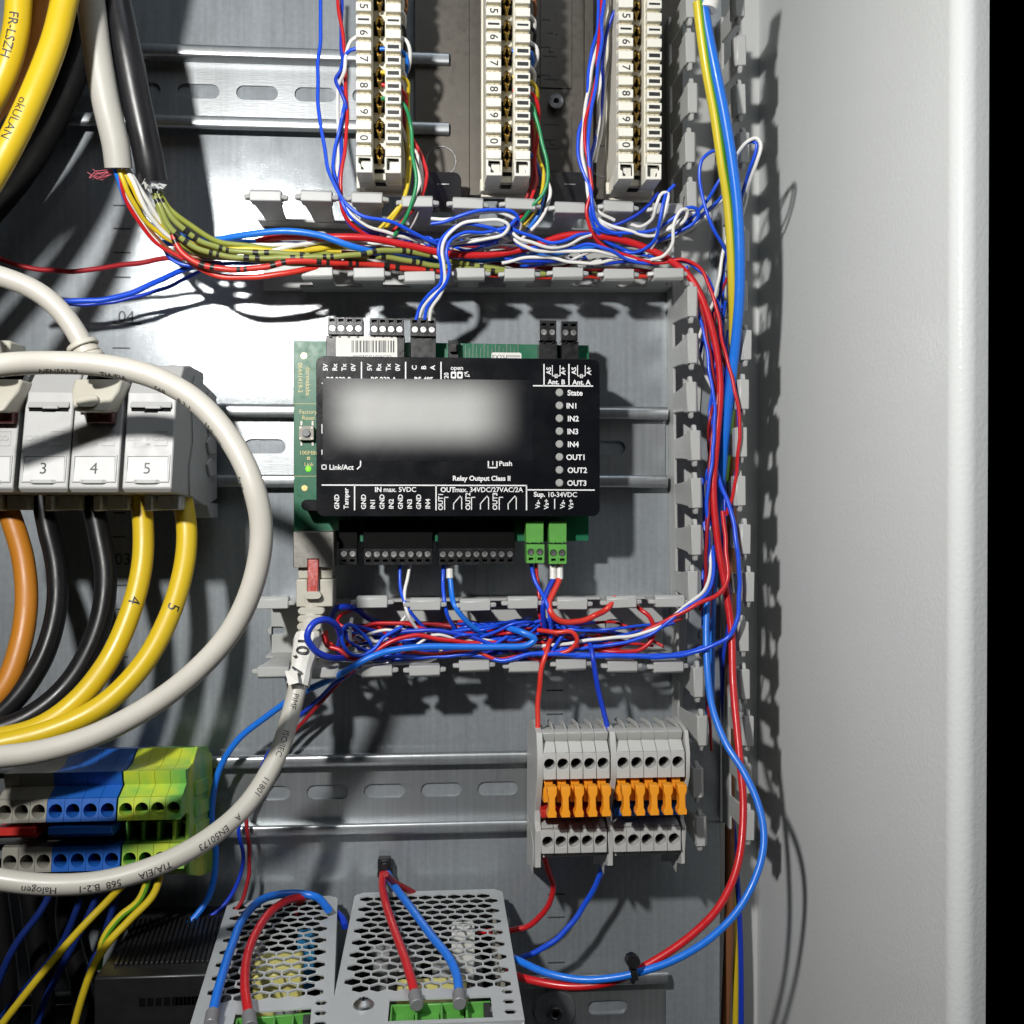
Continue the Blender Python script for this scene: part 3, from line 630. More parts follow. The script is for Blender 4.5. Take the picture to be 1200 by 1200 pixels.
Ln(572.3, 538, 572.3, 548.3); Ln(572.3, 548, 582.3, 548); Ln(582.3, 538, 582.3, 548.3)
for q in ((377, 545, 382.5, 545), (377, 549.6, 382.5, 549.6), (377.3, 544.5, 377.3, 550), (382.2, 544.5, 382.2, 550)): Ln(*q, 1.2)
Ln(422.5, 536, 422.5, 546); Ln(422.5, 546, 418.3, 550)
Ln(377.3, 497, 377.3, 508, 1); Ln(377.3, 527, 377.3, 533, 1)
T("Relay Output Class II", 564.5, 560.5, 5.4, 0, .03)
Ln(377, 568.4, 617.5, 569); Ln(617, 568.8, 617, 598); Ln(617, 574, 697, 574.3)
for x in (415.5, 511): Ln(x, 568.6, x, 598)
for s, px, y in (("GND", 394.6, 588), ("Tamper", 405.5, 584.2), ("GND", 426, 588), ("IN1", 436.7, 590.5), ("GND", 447.6, 588), ("IN2", 458.4, 590.5), ("GND", 469.2, 588), ("IN3", 480, 590.5), ("GND", 490.6, 588), ("IN4", 501.2, 590.5), ("OUT1", 516.3, 587.8), ("OUT2", 548.3, 587.5), ("OUT3", 580, 587.5)): T(s, px, y, 5.3, U, .022)
T("IN", 443.2, 573.6, 5.5, 0, .03); T("max. 5VDC", 468.5, 573.6, 5.5, 0, .016)
T("OUT", 524.8, 573.8, 5.5, 0, .03); T("max. 34VDC/27VAC/2A", 572.8, 573.8, 5.5, 0, .016)
for x in (521, 552.5, 585):
    Ln(x, 582.5, x, 597.5, 1.1); Ln(x, 582.8, x+4.5, 582.8, 1.1); Ln(x+10.5, 590, x+10.5, 597, 1.1); Ln(x+10.5, 590.3, x+18.5, 581, 1.1); Ln(x+20, 582, x+20, 597, 1.1); Ln(x+17, 582.5, x+20.4, 582.5, 1.1)
T("Sup.", 632.2, 579.3, 5.5, 0, .03); T("10-34VDC", 658.8, 579.6, 5.5, 0, .016)
for s, px in (("Vs-", 630), ("Vs+", 640.2), ("Vs-", 659.2), ("Vs+", 669)): T(s, px, 590.8, 5.2, U, .022)
Ln(650, 584.5, 650, 596.5, 1.2)
P.build("lettering", "print_white", lid)
p, q = W(378, 444.3, LIDD+.1), W(624.5, 540, LIDD+.1); mb = MB(); mb.box(p.x, q.x, LIDD, LIDD+.12, W(500, 540, LIDD).z, W(500, 444.3, LIDD).z); mb.build("sticker", "sticker_print", lid)
for y in LEDY:
    c = W(655.6, y, LIDD); mb = MB(); mb.cyl((c.x, LIDD-1, c.z), (0, 1, 0), 1.62, 1.25, 20, 1.55); mb.build("indicator_light", "led_grey", lid, bevel=0.25)

# pluggable screw terminals
def screw_mesh():
    mb = MB(); mb.sheet(circ(0, 0, 1.22, 16), [], FXZ, -1.0, -0.12)
    for s in (-1, 1):
        poly = [(x, z) for x, z in [(1.22*cos(t), 1.22*sin(t)) for t in [(-pi/2+.3)+(pi-.6)*i/8 for i in range(9)]]]
        mb.sheet([(s*x if False else (x if s > 0 else -x), z) for x, z in poly], [], FXZ, -0.5, 0.12)
    o = mb.build("screw", "bright_steel", bevel=0.1); me = o.data; bpy.data.objects.remove(o); return me
SCREW = screw_mesh()
def plug(name, m, px0, px1, y0, y1, n, d, screw_y, slot_y, rear=None, rot=0):
    # n-pole screw terminal seen from the front: rows of recessed screws over wire slots
    a, b = W(px0, y0, d), W(px1, y1, d); k = mpp(a.x, d); w = (b.x-a.x)/n; mb = MB()
    cx = [a.x+w*(i+.5) for i in range(n)]; sz = W((px0+px1)/2, screw_y, d).z; lz = W((px0+px1)/2, slot_y, d).z
    z1, z0 = W((px0+px1)/2, y0, d).z, W((px0+px1)/2, y1, d).z
    holes = [circ(x, sz, min(1.45, w*.42), 14) for x in cx]; slots = [[(x-.95, lz-.55), (x+.95, lz-.55), (x+.95, lz+.55), (x-.95, lz+.55)] for x in cx]
    mb.sheet([(a.x, z0), (b.x, z0), (b.x, z1), (a.x, z1)], holes+slots, FXZ, d-8, d)
    mb.box(a.x+.2, b.x-.2, d-9, d-7.9, z0+.2, z1-.2)
    for h in holes+slots: mb.well(h, FXZ, d-.05, d-2.0)
    for i in range(1, n): x = a.x+w*i; mb.box(x-.12, x+.12, d-.02, d+.18, z0, z1)
    o = mb.build(name, m, ct, bevel=0.15)
    for x in cx:
        s = bpy.data.objects.new("screw", SCREW); COL.objects.link(s); s.parent = o
        L = Vector(ct["_loc"]); s.location = ((x-L.x)*MM, -(d-.35-L.y)*MM, (sz-L.z)*MM); s.rotation_euler = (0, random.uniform(-1.2, 1.2), 0)
    if rear:
        mb = MB(); p, q = W(rear[0], rear[2], d-2), W(rear[1], rear[3], d-2); mb.box(p.x, q.x, PCBD, d-2, q.z, p.z)
        for i in range(n): x = p.x+(q.x-p.x)*(i+.5)/n; mb.box(x-.5, x+.5, d-2, d-1.2, p.z-.9 if rear[4] else q.z-.2, p.z+.3 if rear[4] else q.z+.9)
        mb.build("socket", m, ct, bevel=0.2)
    return o
plug("terminal_plug", "plug_black", 384, 425, 372, 392, 4, 36, 384.5, 375.5, (382, 425, 393, 424, 1))
plug("terminal_plug", "plug_black", 433.5, 473, 373, 393, 4, 36, 385.5, 376.5, (434, 474, 393, 424, 1))
plug("terminal_plug", "plug_black", 481, 511, 372.5, 394, 3, 36, 386, 377, (481, 511, 394, 424, 1))
plug("terminal_plug", "plug_black", 632.5, 652, 375.5, 399, 2, 36, 389, 380.5, (632, 653, 400, 424, 1))
plug("terminal_plug", "plug_black", 658, 677, 376.5, 399, 2, 36, 389.5, 381, (658, 678, 400, 424, 1))
plug("terminal_plug", "plug_black", 398, 418, 643, 662, 2, 36, 649, 657)
plug("terminal_plug", "plug_black", 426.5, 506, 643, 662, 8, 36, 649.5, 657)
plug("terminal_plug", "plug_black", 514, 602.5, 642.5, 662, 9, 36, 649.5, 657)
plug("terminal_plug", "terminal_green", 617, 638, 638, 660, 2, 37, 647, 655, (616.5, 637, 611, 636, 0))
plug("terminal_plug", "terminal_green", 643.5, 664, 638, 661, 2, 37, 648, 656, (643.5, 664, 611, 636, 0))
mb = MB()
for x0, x1 in ((398, 418), (426.5, 506), (514, 602.5)):
    p, q = W(x0-1, 611, 27), W(x1+1, 643.5, 27); mb.box(p.x, q.x, PCBD, 27, q.z, p.z)
mb.build("socket", "slot_black", ct, bevel=0.2)  # near-black colour also stands for the lid's shadow on these sockets
# barcode label stuck across the first two sockets
p, q = W(393.5, 393.3, 35), W(465.5, 423, 35); mb = MB(); mb.sheet(rrect(p.x, q.x, q.z-4, p.z, 1.2), [], FXZ, 34.3, 34.45); lb = mb.build("paper_label", "paper", ct)
mb = MB(); x = 412.0; random.seed(3)
while x < 461:
    w = random.choice((.6, .6, 1.1, 1.7)); e, f = W(x, 399, 34.5), W(x+w, 413, 34.5); mb.box(e.x, f.x, 34.4, 34.5, f.z, e.z); x += w+random.choice((.7, .7, 1.2, 1.9))
c = W(436.5, 418.5, 34.5); mb.text("0007CC1D8C82", (c.x, 34.5, c.z), 1.55); mb.build("barcode", "mark_black", lb)
# network socket, metal shell
p, q = W(343.5, 623, 38), W(391, 665, 38); mb = MB(); s0 = W(360.5, 655, 38); s1 = W(373.5, 665, 38)
mb.sheet([(p.x, q.z), (s0.x, q.z), (s0.x, s0.z), (s1.x, s0.z), (s1.x, q.z), (q.x, q.z), (q.x, p.z), (p.x, p.z)], [], FXZ, 37.4, 38)
mb.box(p.x, p.x+.5, PCBD, 37.4, q.z, p.z); mb.box(q.x-.5, q.x, PCBD, 37.4, q.z, p.z); mb.box(p.x, q.x, PCBD, 37.4, p.z-.5, p.z); mb.box(p.x+.5, q.x-.5, PCBD, 34, q.z+2, p.z-.5)
mb.build("network_socket", "jack_steel", ct, bevel=0.25)

# ================================================================== numbered keystone modules
def module(label, px0, px1, num, flap, group="numbered keystone modules on the rail"):
    d0 = 82; a, b = W(px0, 575, d0), W(px1, 575, d0)
    x0, x1 = a.x, b.x; z0 = 4.0
    t = thing("keystone_module", label, "keystone module", (x0, 7.5, z0), group)
    zt = 40.0; slope = lambda z: 82-(z-z0)*8/(zt-z0)            # front leans back
    prof = [(8, 46), (8, 2), (20, -1), (60, z0-1), (80, z0), (slope(z0+1.5), z0+1.5), (74, zt), (62, 51.5), (52, 53), (30, 53), (30, 48)]
    mb = MB(); mb.prism(prof, x0+.15, x1-.15); mb.build("body", "keystone", t, bevel=0.5, seg=2)
    cx = (x0+x1)/2; w = x1-x0
    zy = lambda y, d: W((px0+px1)/2, y, d).z
    def front(u, v, ww): return (u, slope(v)+ww, v)
    # label window with a card and a clear clip
    zl1, zl0 = zy(533, 79.5), zy(565, 81); hx = w*.44
    mb = MB(); mb.sheet([(cx-hx, zl0), (cx+hx, zl0), (cx+hx, zl1), (cx-hx, zl1)], [[(cx-hx+.6, zl0+.4), (cx+hx-.6, zl0+.4), (cx+hx-.6, zl1-.6), (cx-hx+.6, zl1-.6)]], front, -.2, .45); mb.build("label_frame", "keystone", t, bevel=0.1)
    mb = MB(); mb.sheet([(cx-hx+.5, zl0+.3), (cx+hx-.5, zl0+.3), (cx+hx-.9, zl1-.7), (cx-hx+.9, zl1-.8)], [], front, .05, .25); card = mb.build("label_card", "card", t)
    if num:
        mb = MB(); zc = (zl0+zl1)/2; mb.text(num, (cx-.2, slope(zc)+.33, zc+.1), 4.0, 0, 0, up=(0, -.21, .978)); mb.build("digit", "mark_black", card)
    mb = MB(); mb.prismz([(cx-w*.26, 81.4), (cx+w*.26, 81.4), (cx+w*.18, 82.4), (cx-w*.18, 82.4)], zl0-.5, zl0+.9); mb.build("clip", "clear_tie", t, bevel=0.2)
    mb = MB(); ze = zy(513.5, 78.3)
    mb.text("CONNECT", (cx-1.2, slope(ze-.2)+.14, ze+.1), 1.9, bold=.01, right=(-1, 0, 0), up=(0, .21, -.978)); z2 = zy(521, 79)
    mb.text("METZ", (cx-2.6, slope(z2)+.14, z2), 1.7, bold=.01, right=(-1, 0, 0), up=(0, .21, -.978))
    xr = cx+w*.36; zr0, zr1 = zy(522, 79), zy(505.5, 77.5)
    for q in (((xr-4.6, zr1), (xr, zr1)), ((xr, zr1), (xr, zr0)), ((xr, zr0), (xr-4.6, zr0))):
        A, B = [Vector((u, slope(v)+.02, v)) for u, v in q]; mb.obox(A, B, .28, .14)
    mb.build("lettering", "keystone_emboss", t)
    # port mouth with flap or open
    zm0, zm1 = zy(482.5, 74), 39.4
    mb = MB(); mb.sheet([(cx-w*.40, zm0), (cx+w*.40, zm0), (cx+w*.40, zm0+1.7), (cx-w*.40, zm0+1.7)], [], front, .0, .12); mb.build("port_gap", "slot_black", t)
    def upper(u, v, ww): return (u, 74.4-(v-39.4)*1.02+ww, v)
    if flap:
        mb = MB(); fz = zm0+1.3; fr = lambda u, v, ww: (u, 76.6-(v-fz)*.95+ww, v)
        mb.sheet([(cx-w*.42, fz), (cx+w*.42, fz), (cx+w*.38, 51.0), (cx-w*.38, 51.0)], [], fr, -1.2, .3)
        mb.box(cx-w*.10, cx+w*.22, 75.8, 77.4, fz-.5, fz+.7)
        mb.build("dust_flap", "keystone", t, bevel=0.25)
        mb = MB(); mb.box(cx-w*.14, cx+w*.14, 74.6, 75.6, zm0-1.2, zm0+.2); mb.build("latch", "slot_black", t, bevel=0.1)
    else:
        mb = MB(); mb.sheet([(cx-w*.38, zm0+.6), (cx+w*.40, zm0+.6), (cx+w*.40, 52.5), (cx-w*.38, 52.5)], [], upper, .1, .3); mb.build("port_mouth", "slot_black", t)
    mb = MB(); mb.box(x1-w*.55, x1-w*.1, 50, 64, z0-6.5, z0-1); mb.box(x0+w*.2, x0+w*.36, 52, 66, z0-6.8, z0-1); mb.build("cable_clamp", "clear_tie", t, bevel=0.4)
    return t
module("pale grey keystone module cut off by the left edge, with a grey plug in it", -44, 15, "", False)
module("pale grey keystone module numbered 3 with its dust flap closed", 20, 79, "3", True)
module("pale grey keystone module numbered 4 with a grey network plug in it", 79.5, 138.5, "4", False)
mt = module("pale grey keystone module numbered 5, last of the row, with its flap closed", 142, 201, "5", True)
x1 = W(201, 575, 82).x
mb = MB()
mb.ext([(8, 2), (30, -1), (56, 3), (56, 14), (50, 24), (52, 44), (46, 50), (8, 46)], lambda u, v, w: (w, u, v), x1-.1, x1+.5)
for i in range(4): z = 44-i*9; mb.ext([(14, z), (24, z+2), (30, z-1), (26, z-6), (15, z-5)], lambda u, v, w: (w, u, v), x1+.4, x1+1.6)
mb.ext([(8, -6), (22, -6), (28, 0), (8, 0)], lambda u, v, w: (w, u, v), x1-6, x1+.8)
mb.build("side_cover", "keystone", mt, bevel=0.3)

# ================================================================== terminal blocks
def holed_face(mb, x0, x1, z0, z1, da, db, holes, depth, t=1.2):
    # sloping front face (depth da at z0, db at z1) with blind round holes
    fr = lambda u, v, w: (u, da+(db-da)*(v-z0)/(z1-z0)+w, v)
    mb.sheet([(x0, z0), (x1, z0), (x1, z1), (x0, z1)], holes, fr, -8, 0)
def tblock(name, m, x0, x1, loc_z, label, group, prof, faces, lever=None, top=None):
    """prof: body outline (d, z rel.) kept behind the holed faces; faces: (z0, z1, d0, d1, hole z, hole r)"""
    t = thing(name, label, "terminal block", ((x0+x1)/2, 7.5, loc_z), group); w = x1-x0; cx = (x0+x1)/2; g = .07
    mb = MB(); mb.prism([(d, loc_z+z) for d, z in prof], x0+g, x1-g)
    for (z0, z1, d0, d1, hz, hr) in faces: holed_face(mb, x0+g, x1-g, loc_z+z0, loc_z+z1, d0, d1, [circ(cx, loc_z+hz, min(hr, w*.42), 16)], 7)
    mb.build("body", m, t, bevel=0.18)
    for (z0, z1, d0, d1, hz, hr) in faces:
        mb = MB(); f = (hz-z0)/(z1-z0); mb.cyl((cx, d0+(d1-d0)*f-7.6, loc_z+hz), (0, 1, 0), min(hr, w*.42)*.98, .5, 12); mb.build("clamp_hole", "slot_black", t)  # black disc on the hole's floor makes the recess look dark
    return t, cx, w
GP = [(8, 0), (8, -2), (26, -5), (40, -5), (48, -4), (48, 6), (45.5, 6.2), (45.5, 8), (38, 8.5), (38, 26), (45.5, 26), (53.3, 33), (53.3, 36), (45, 43.5), (47, 45.2), (47, 48), (42, 49), (34, 49.5), (28, 54), (20, 54), (8, 50)]
def grey_bank(px0, px1, first, bank, jump):
    ztop = 0
    for i in range(5):
        x0 = W(px0+(px1-px0)*i/5, 900, 55).x; x1 = W(px0+(px1-px0)*(i+1)/5, 900, 55).x
        zb = -140.0
        lab = "grey terminal block with orange lever, %s of the five beside the %s jumper" % (("leftmost", "second from left", "middle one", "fourth from left", "rightmost")[i], jump)
        # rows in z: lower holes at photo y 985, upper holes at 895, top ridge 860
        zf = lambda y, d: W(700, y, d).z-zb
        t, cx, w = tblock("lever_terminal", "terminal_grey", x0, x1, zb, lab, "grey terminal blocks with orange levers", 
            [(8, -2), (26, zf(1012, 40)), (44, zf(1004, 45)), (40.3, zf(999, 48)+.3), (40.2, zf(974, 48)), (46, zf(970, 47)), (42, zf(962, 42)), (34, zf(957, 36)), (34, zf(918, 36)), (46, zf(914, 52)), (46.5, zf(906, 54)), (46.5, zf(882, 54)), (53.6, zf(881.8, 54)), (48.5, zf(869, 50)), (49.5, zf(866, 50)), (50.5, zf(858, 50)), (47, zf(855, 48)), (40, zf(853, 40)), (28, zf(846, 24)), (18, zf(848, 18)), (8, zf(862, 8))],
            [(zf(999, 48), zf(972, 48), 48.2, 48.0, zf(985.5, 48), 2.3), (zf(912, 54), zf(882, 54), 54.8, 54.2, zf(895, 54.5), 2.3)])
        mb = MB(); zt_ = lambda y, d: W(700, y, d).z
        mb.ext([(20, zt_(846, 24)+.2), (44, zt_(854, 44)), (48, zt_(856, 48)+.1), (40, zt_(848, 38)+.9), (26, zt_(842, 26)+.3)], lambda u, v, w_: (w_, u, v), x1-.7, x1-.1); mb.build('rib', 'terminal_grey', t, bevel=.15)
        # orange disconnect lever: pivot head behind, handle in front, waisted
        zh = lambda y, d: W(700, y, d).z
        lx = cx-.25; mb = MB()
        hd = [(lx-2.0, zh(939, 52)), (lx+.2, zh(939, 52)), (lx+.5, zh(926, 52)), (lx+1.7, zh(921, 52)), (lx+1.7, zh(912.5, 52)), (lx-2.0, zh(912.5, 52)), (lx-1.4, zh(920, 52)), (lx-1.9, zh(924, 52))]
        mb.sheet(hd, [], FXZ, 44, 52.5)
        dl = 60; s = .55
        h = [(lx-1.9+s, zh(956, dl)), (lx+1.75+s, zh(956, dl)), (lx+1.75+s, zh(951, dl)), (lx+1.2+s, zh(947, dl)), (lx+1.2+s, zh(934, dl)), (lx+1.9+s, zh(930, dl)), (lx+1.9+s, zh(922, dl)), (lx-1.7+s, zh(922, dl)), (lx-1.7+s, zh(930, dl)), (lx-1.2+s, zh(934, dl)), (lx-1.2+s, zh(947, dl)), (lx-1.9+s, zh(951, dl))]
        mb.sheet(h, [], lambda u, v, w: (u, w-(v-h[6][1])*.12, v), 55, dl)
        mb.box(lx-1.2+s, lx+1.4+s, 46, 56, zh(931, 55), zh(923, 55))
        mb.build("lever", "lever_orange", t, bevel=0.22)
grey_bank(636.5, 715, True, "left", "red"); grey_bank(722.5, 803, False, "right", "blue")
zg = lambda y, d: W(700, y, d).z
for lab, pa, pb, m in (("red jumper bar half hidden behind the orange levers of the left bank", 634, 709, "jumper_red"), ("blue jumper bar half hidden behind the orange levers of the right bank", 720, 796, "terminal_blue")):
    a, b = W(pa, 955, 50), W(pb, 955, 50); mb = MB(); mb.box(a.x, b.x, 38, 50, zg(957.5, 50), zg(948, 50))
    for i in range(5): x = a.x+(b.x-a.x)*(i+.5)/5; mb.box(x-1.5, x+1.5, 50, 50.6, zg(956, 50), zg(950, 50))
    tag(mb.build("jumper_bar", m, loc=(a.x, 38, zg(957, 50)), bevel=0.3), lab, "jumper bar", "jumper bars in the terminal blocks")
for lab, pa, pb in (("grey end stop left of the orange lever terminals, with the red wire at its top", 629, 636.3), ("thin grey divider plate between the two banks of orange levers", 715.3, 722.2), ("grey end plate right of the last orange lever terminal", 803.2, 808)):
    a, b = W(pa, 930, 53), W(pb, 930, 53)
    prof = [(8, zg(1012, 8)), (30, zg(1016, 34)), (46, zg(1015, 46)), (46, zg(1000, 47)), (48, zg(972, 48)), (44, zg(962, 44)), (44, zg(950, 46)), (54, zg(912, 54)), (54.4, zg(884, 54)), (51, zg(857, 50)), (46, zg(853, 46)), (34, zg(842, 34)), (10, zg(845, 10))]
    mb = MB(); mb.prism(prof, a.x+.05, b.x-.05); mb.prism([(20, prof[0][1]+8), (38, prof[0][1]+6), (40, prof[0][1]+20), (22, prof[0][1]+26)], a.x-.25, a.x+.1)
    tag(mb.build("end_plate", "terminal_grey", loc=(a.x, 7.5, prof[0][1]), bevel=0.25), lab, "end plate", "grey plates at the ends of the terminal banks")

# coloured terminals at the lower left
def big_block(i, n, px0, px1, m, colour, dd=64, earth=False, place=None):
    zl = lambda y, d: W(110, y, d).z
    x0 = W(px0, 960, dd).x; x1 = W(px1, 960, dd).x; zb = -140.0; f = lambda y, d: zl(y, d)-zb
    prof = [(8, 0), (24, f(1026, 24)), (49.5, f(1024, 50)), (49.8, f(1014, 56)), (49.3, f(992, 58)), (56, f(991, 58)), (50, f(984, 50)), (40, f(982, 42)), (40, f(963, 42)), (54.8, f(962, 63)), (54.8, f(950, 62)), (53.8, f(936.5, 62)), (60.5, f(935.8, 62)), (54, f(921, 55)), (55, f(915, 56)), (55.5, f(905, 56)), (50, f(902, 50)), (44, f(896, 44)), (36, f(878, 36)), (18, f(876, 18)), (8, f(890, 8))]
    t, cx, w = tblock(colour[1], m, x0, x1, zb, "%s terminal block, %s" % (colour[0], place), "coloured terminal blocks at the lower left",
        prof, [(f(1020, 58), f(992, 58), 58.5, 57, f(1008, 58), 2.5), (f(962, 63), f(936, 62), 63.5, 61.5, f(950, 63), 2.5)])
    if earth:
        mb = MB()
        for y in (965, 977): mb.box(cx-w*.3, cx+w*.36, 41, 42.2, zl(y+4, 46), zl(y-3, 46))
        mb.build("test_slot", "slot_black", t); mb = MB(); mb.box(x0+.1, x0+1.2, 42, 53, zl(984, 50), zl(962, 50)); mb.box(x0, x1, 42, 44, zl(972, 50), zl(970, 50)); mb.build("web", m, t, bevel=0.2)
    return t
ORD = ("leftmost of the four", "second from left of the four", "third from left of the four", "rightmost of the four")
for i in range(3):
    big_block(i, 3, -7+i*20, 13+i*20, "old_grey", ("dull grey", "feed_terminal"), place=("cut off by the left edge", "with the red bar ending on its left side", "next to the blue terminals")[i])
for i in range(4):
    big_block(i, 4, 53+i*20.4, 73.4+i*20.4, "terminal_blue", ("blue", "feed_terminal"), place=ORD[i]+" blue ones")
for i in range(4):
    big_block(i, 4, 136.5+i*18.7, 155.2+i*18.7, "earth_mottled", ("mottled green and yellow", "earth_terminal"), earth=True, place=ORD[i]+" green and yellow ones")
zl = lambda y, d: W(110, y, d).z
for lab, pa, pb, m in (("red jumper bar in the grey terminals at the left edge", -10, 41, "jumper_red"), ("blue jumper bar clipped across the blue terminals", 56, 131, "terminal_blue")):
    a, b = W(pa, 970, 62), W(pb, 970, 62); mb = MB(); mb.box(a.x, b.x, 44, 60, zl(980, 60), zl(970, 60)); mb.ext([(60, zl(978, 62)), (62.5, zl(977, 62)), (62, zl(968, 62)), (57, zl(967, 60))], lambda u, v, w: (w, u, v), a.x, b.x)
    tag(mb.build("jumper_bar", m, loc=(a.x, 44, zl(980, 60)), bevel=0.3), lab, "jumper bar", "jumper bars in the terminal blocks")
a = W(211.3, 960, 58); mb = MB()
mb.prism([(8, zl(1024, 8)), (30, zl(1030, 30)), (50, zl(1026, 48)), (52, zl(1000, 52)), (50, zl(960, 50)), (54, zl(945, 54)), (50, zl(912, 50)), (44, zl(896, 44)), (36, zl(877, 36)), (10, zl(885, 10))], a.x+.1, a.x+1.6)
for y in (925, 950, 975, 1000): mb.prism([(18, zl(y+9, 25)), (42, zl(y+9, 40)), (42, zl(y-8, 40)), (18, zl(y-8, 25))], a.x+1.5, a.x+2.3)
tag(mb.build("end_plate", "earth_mottled", loc=(a.x, 7.5, zl(1024, 8)), bevel=0.25), "green and yellow ribbed end plate right of the mottled earth terminals", "end plate", "grey plates at the ends of the terminal banks")["group"] = "end plates"

# ================================================================== perforated power supplies
def psu(label, cx, d0, d1, z, w, rotz, seed, screw):
    t = thing("power_supply", label, "power supply", (cx, d0, z-125), "perforated power supplies"); rnd = random.Random(seed)
    h = w/2; th = 0.55
    p2 = 6.2; rr = 3.28; holes = []; rows = int((d1-d0-30)/(p2*.86)); term0 = d1-17
    j = 0; d = d0+7
    while d < d1-24:
        off = (p2/2 if j % 2 else 0); x = -h+5.4+off
        while x < h-4.3:
            holes.append([(cx+x+rr*cos(pi/6+pi/3*i)*.98, d+rr*sin(pi/6+pi/3*i)*.94) for i in range(6)]); x += p2
        d += p2*.87; j += 1
    tx0, tx1 = cx-h*.40, cx+h*.68
    holes.append([(tx0, term0), (tx1, term0), (tx1, d1-2.5), (tx0, d1-2.5)])
    for dd in (d1-20, d1-13, d1-6): holes.append([(cx+h-4.2+2.2*cos(pi/3*i), dd+1.9*sin(pi/3*i)) for i in range(6)])
    fr = lambda u, v, ww: (u, v, z+ww)
    ch = 3.5
    outer = [(cx-h, d1), (cx-h, d0+ch), (cx-h+ch, d0), (cx+h-ch, d0), (cx+h, d0+ch), (cx+h, d1)]
    mb = MB(); mb.sheet(outer, holes, fr, -th, 0); mb.build("perforated_cover", "psu_alu", t, bevel=0.0, smooth=False)
    mb = MB(); mb.box(cx-h, cx-h+th, d0+ch, d1, z-124, z-th); mb.box(cx+h-th, cx+h, d0+ch, d1, z-124, z-th); mb.box(cx-h+th, cx+h-th, d1-th, d1, z-124, z-th); mb.box(cx-h+th, cx+h-th, d0, d0+th, z-124, z-th)
    mb.build("case", "psu_alu", t, bevel=0.3)
    mb = MB(); mb.box(cx-h+2, cx+h-2, d0+3, d1-3, z-42, z-40.5); inner = mb.build("inner_board", "pcb", t)
    mb = MB(); mb.box(cx-h+1.4, cx-h+1.9, d0+4, d1-2, z-60, z-2); mb.box(cx+h-1.9, cx+h-1.4, d0+4, d1-2, z-60, z-2); mb.box(cx-h+2, cx+h-2, d0+1.5, d0+2, z-60, z-2); mb.box(cx-h+2, cx+h-2, d0+2, d1-26, z-39.9, z-39.2); mb.build("dark_lining", "black_box", t)  # black lining added to darken the case interior behind the grille
    # components under the grille
    mb = MB()
    for k in range(7): mb.cyl((cx+rnd.uniform(-h*.7, h*.6), d0+12+k*(d1-d0-30)/7, z-40), (0, 0, 1), rnd.uniform(3, 6), rnd.uniform(14, 30), 14)
    mb.build("capacitor", "cap_grey", t, bevel=0.5)
    mb = MB(); mb.box(cx-h*.35, cx+h*.45, d1-46 if seed == 2 else d0+38, (d1-46 if seed == 2 else d0+38)+19, z-38, z-6); mb.build("transformer", "coil_yellow", t, bevel=1.5, seg=2)
    mb = MB(); mb.box(cx+h*.3, cx+h*.6, d0+14, d0+22, z-30, z-8); mb.build("film_capacitor", "cap_blue" if seed == 1 else "paper", t, bevel=0.5)
    mb = MB()
    for k in range(4): mb.box(cx+h-5.2, cx+h-3.6, d0+16+k*17, d0+24+k*17, z-20, z-3.0)
    mb.build("spacer", "old_grey", t, bevel=0.2)
    mb = MB(); mb.box(cx-h*.5, cx-h*.1, d0+20, d0+45, z-40, z-14); mb.build("heat_sink", "dark_steel", t, bevel=0.3)
    n = 4; tm = MB(); tw = (tx1-tx0-.6)/n
    for k in range(n):
        xx = tx0+.3+tw*k; tm.box(xx, xx+tw-.3, term0+1, d1-3.2, z-9, z-4.5); tm.box(xx, xx+.8, term0+.6, d1-3, z-9, z-1.4)
        tm.ext([(term0+6, z-4.5), (d1-3, z-4.5), (d1-3, z-1.8)], lambda u, v, ww: (ww, u, v), xx+.8, xx+tw-.3)
    tm.box(tx0+.1, tx1-.1, term0+.3, term0+1.4, z-9, z-1.4)
    tm.build("screw_terminal", "terminal_green", t, bevel=0.2)
    mb = MB(); mb.box(tx1-2.6, tx1-.4, term0+1, d1-4, z-4.4, z-1.5); mb.build("terminal_marking", "mark_black", t)
    if screw:
        c = (cx-h+10.5, d1-13.5, z); sc = MB(); sc.cyl(c, (0, 0, 1), 3.6, 1.0, 20, 3.3); sc.cyl((c[0], c[1], z+1.0), (0, 0, 1), 3.2, 1.3, 20, 1.6)
        so = sc.build("case_screw", "bright_steel", t, bevel=0.2)
        mb = MB(); mb.box(c[0]-1.5, c[0]+1.5, c[1]-.3, c[1]+.3, z+2.2, z+2.36); mb.box(c[0]-.3, c[0]+.3, c[1]-1.5, c[1]+1.5, z+2.2, z+2.36); mb.build("screw_cross", "slot_black", so)
    t.rotation_euler = (0, 0, rotz)
    return t
PZ = -168.3
psu("wide perforated metal power supply under the black cable tie, screw at its left front", -2.8, 10, 124, PZ, 63.5, 0, 2, True)
psu("narrow perforated metal power supply left of the wider one, standing slightly turned", -65.2, 10, 126, PZ-1.5, 46, R(4.6), 1, False)
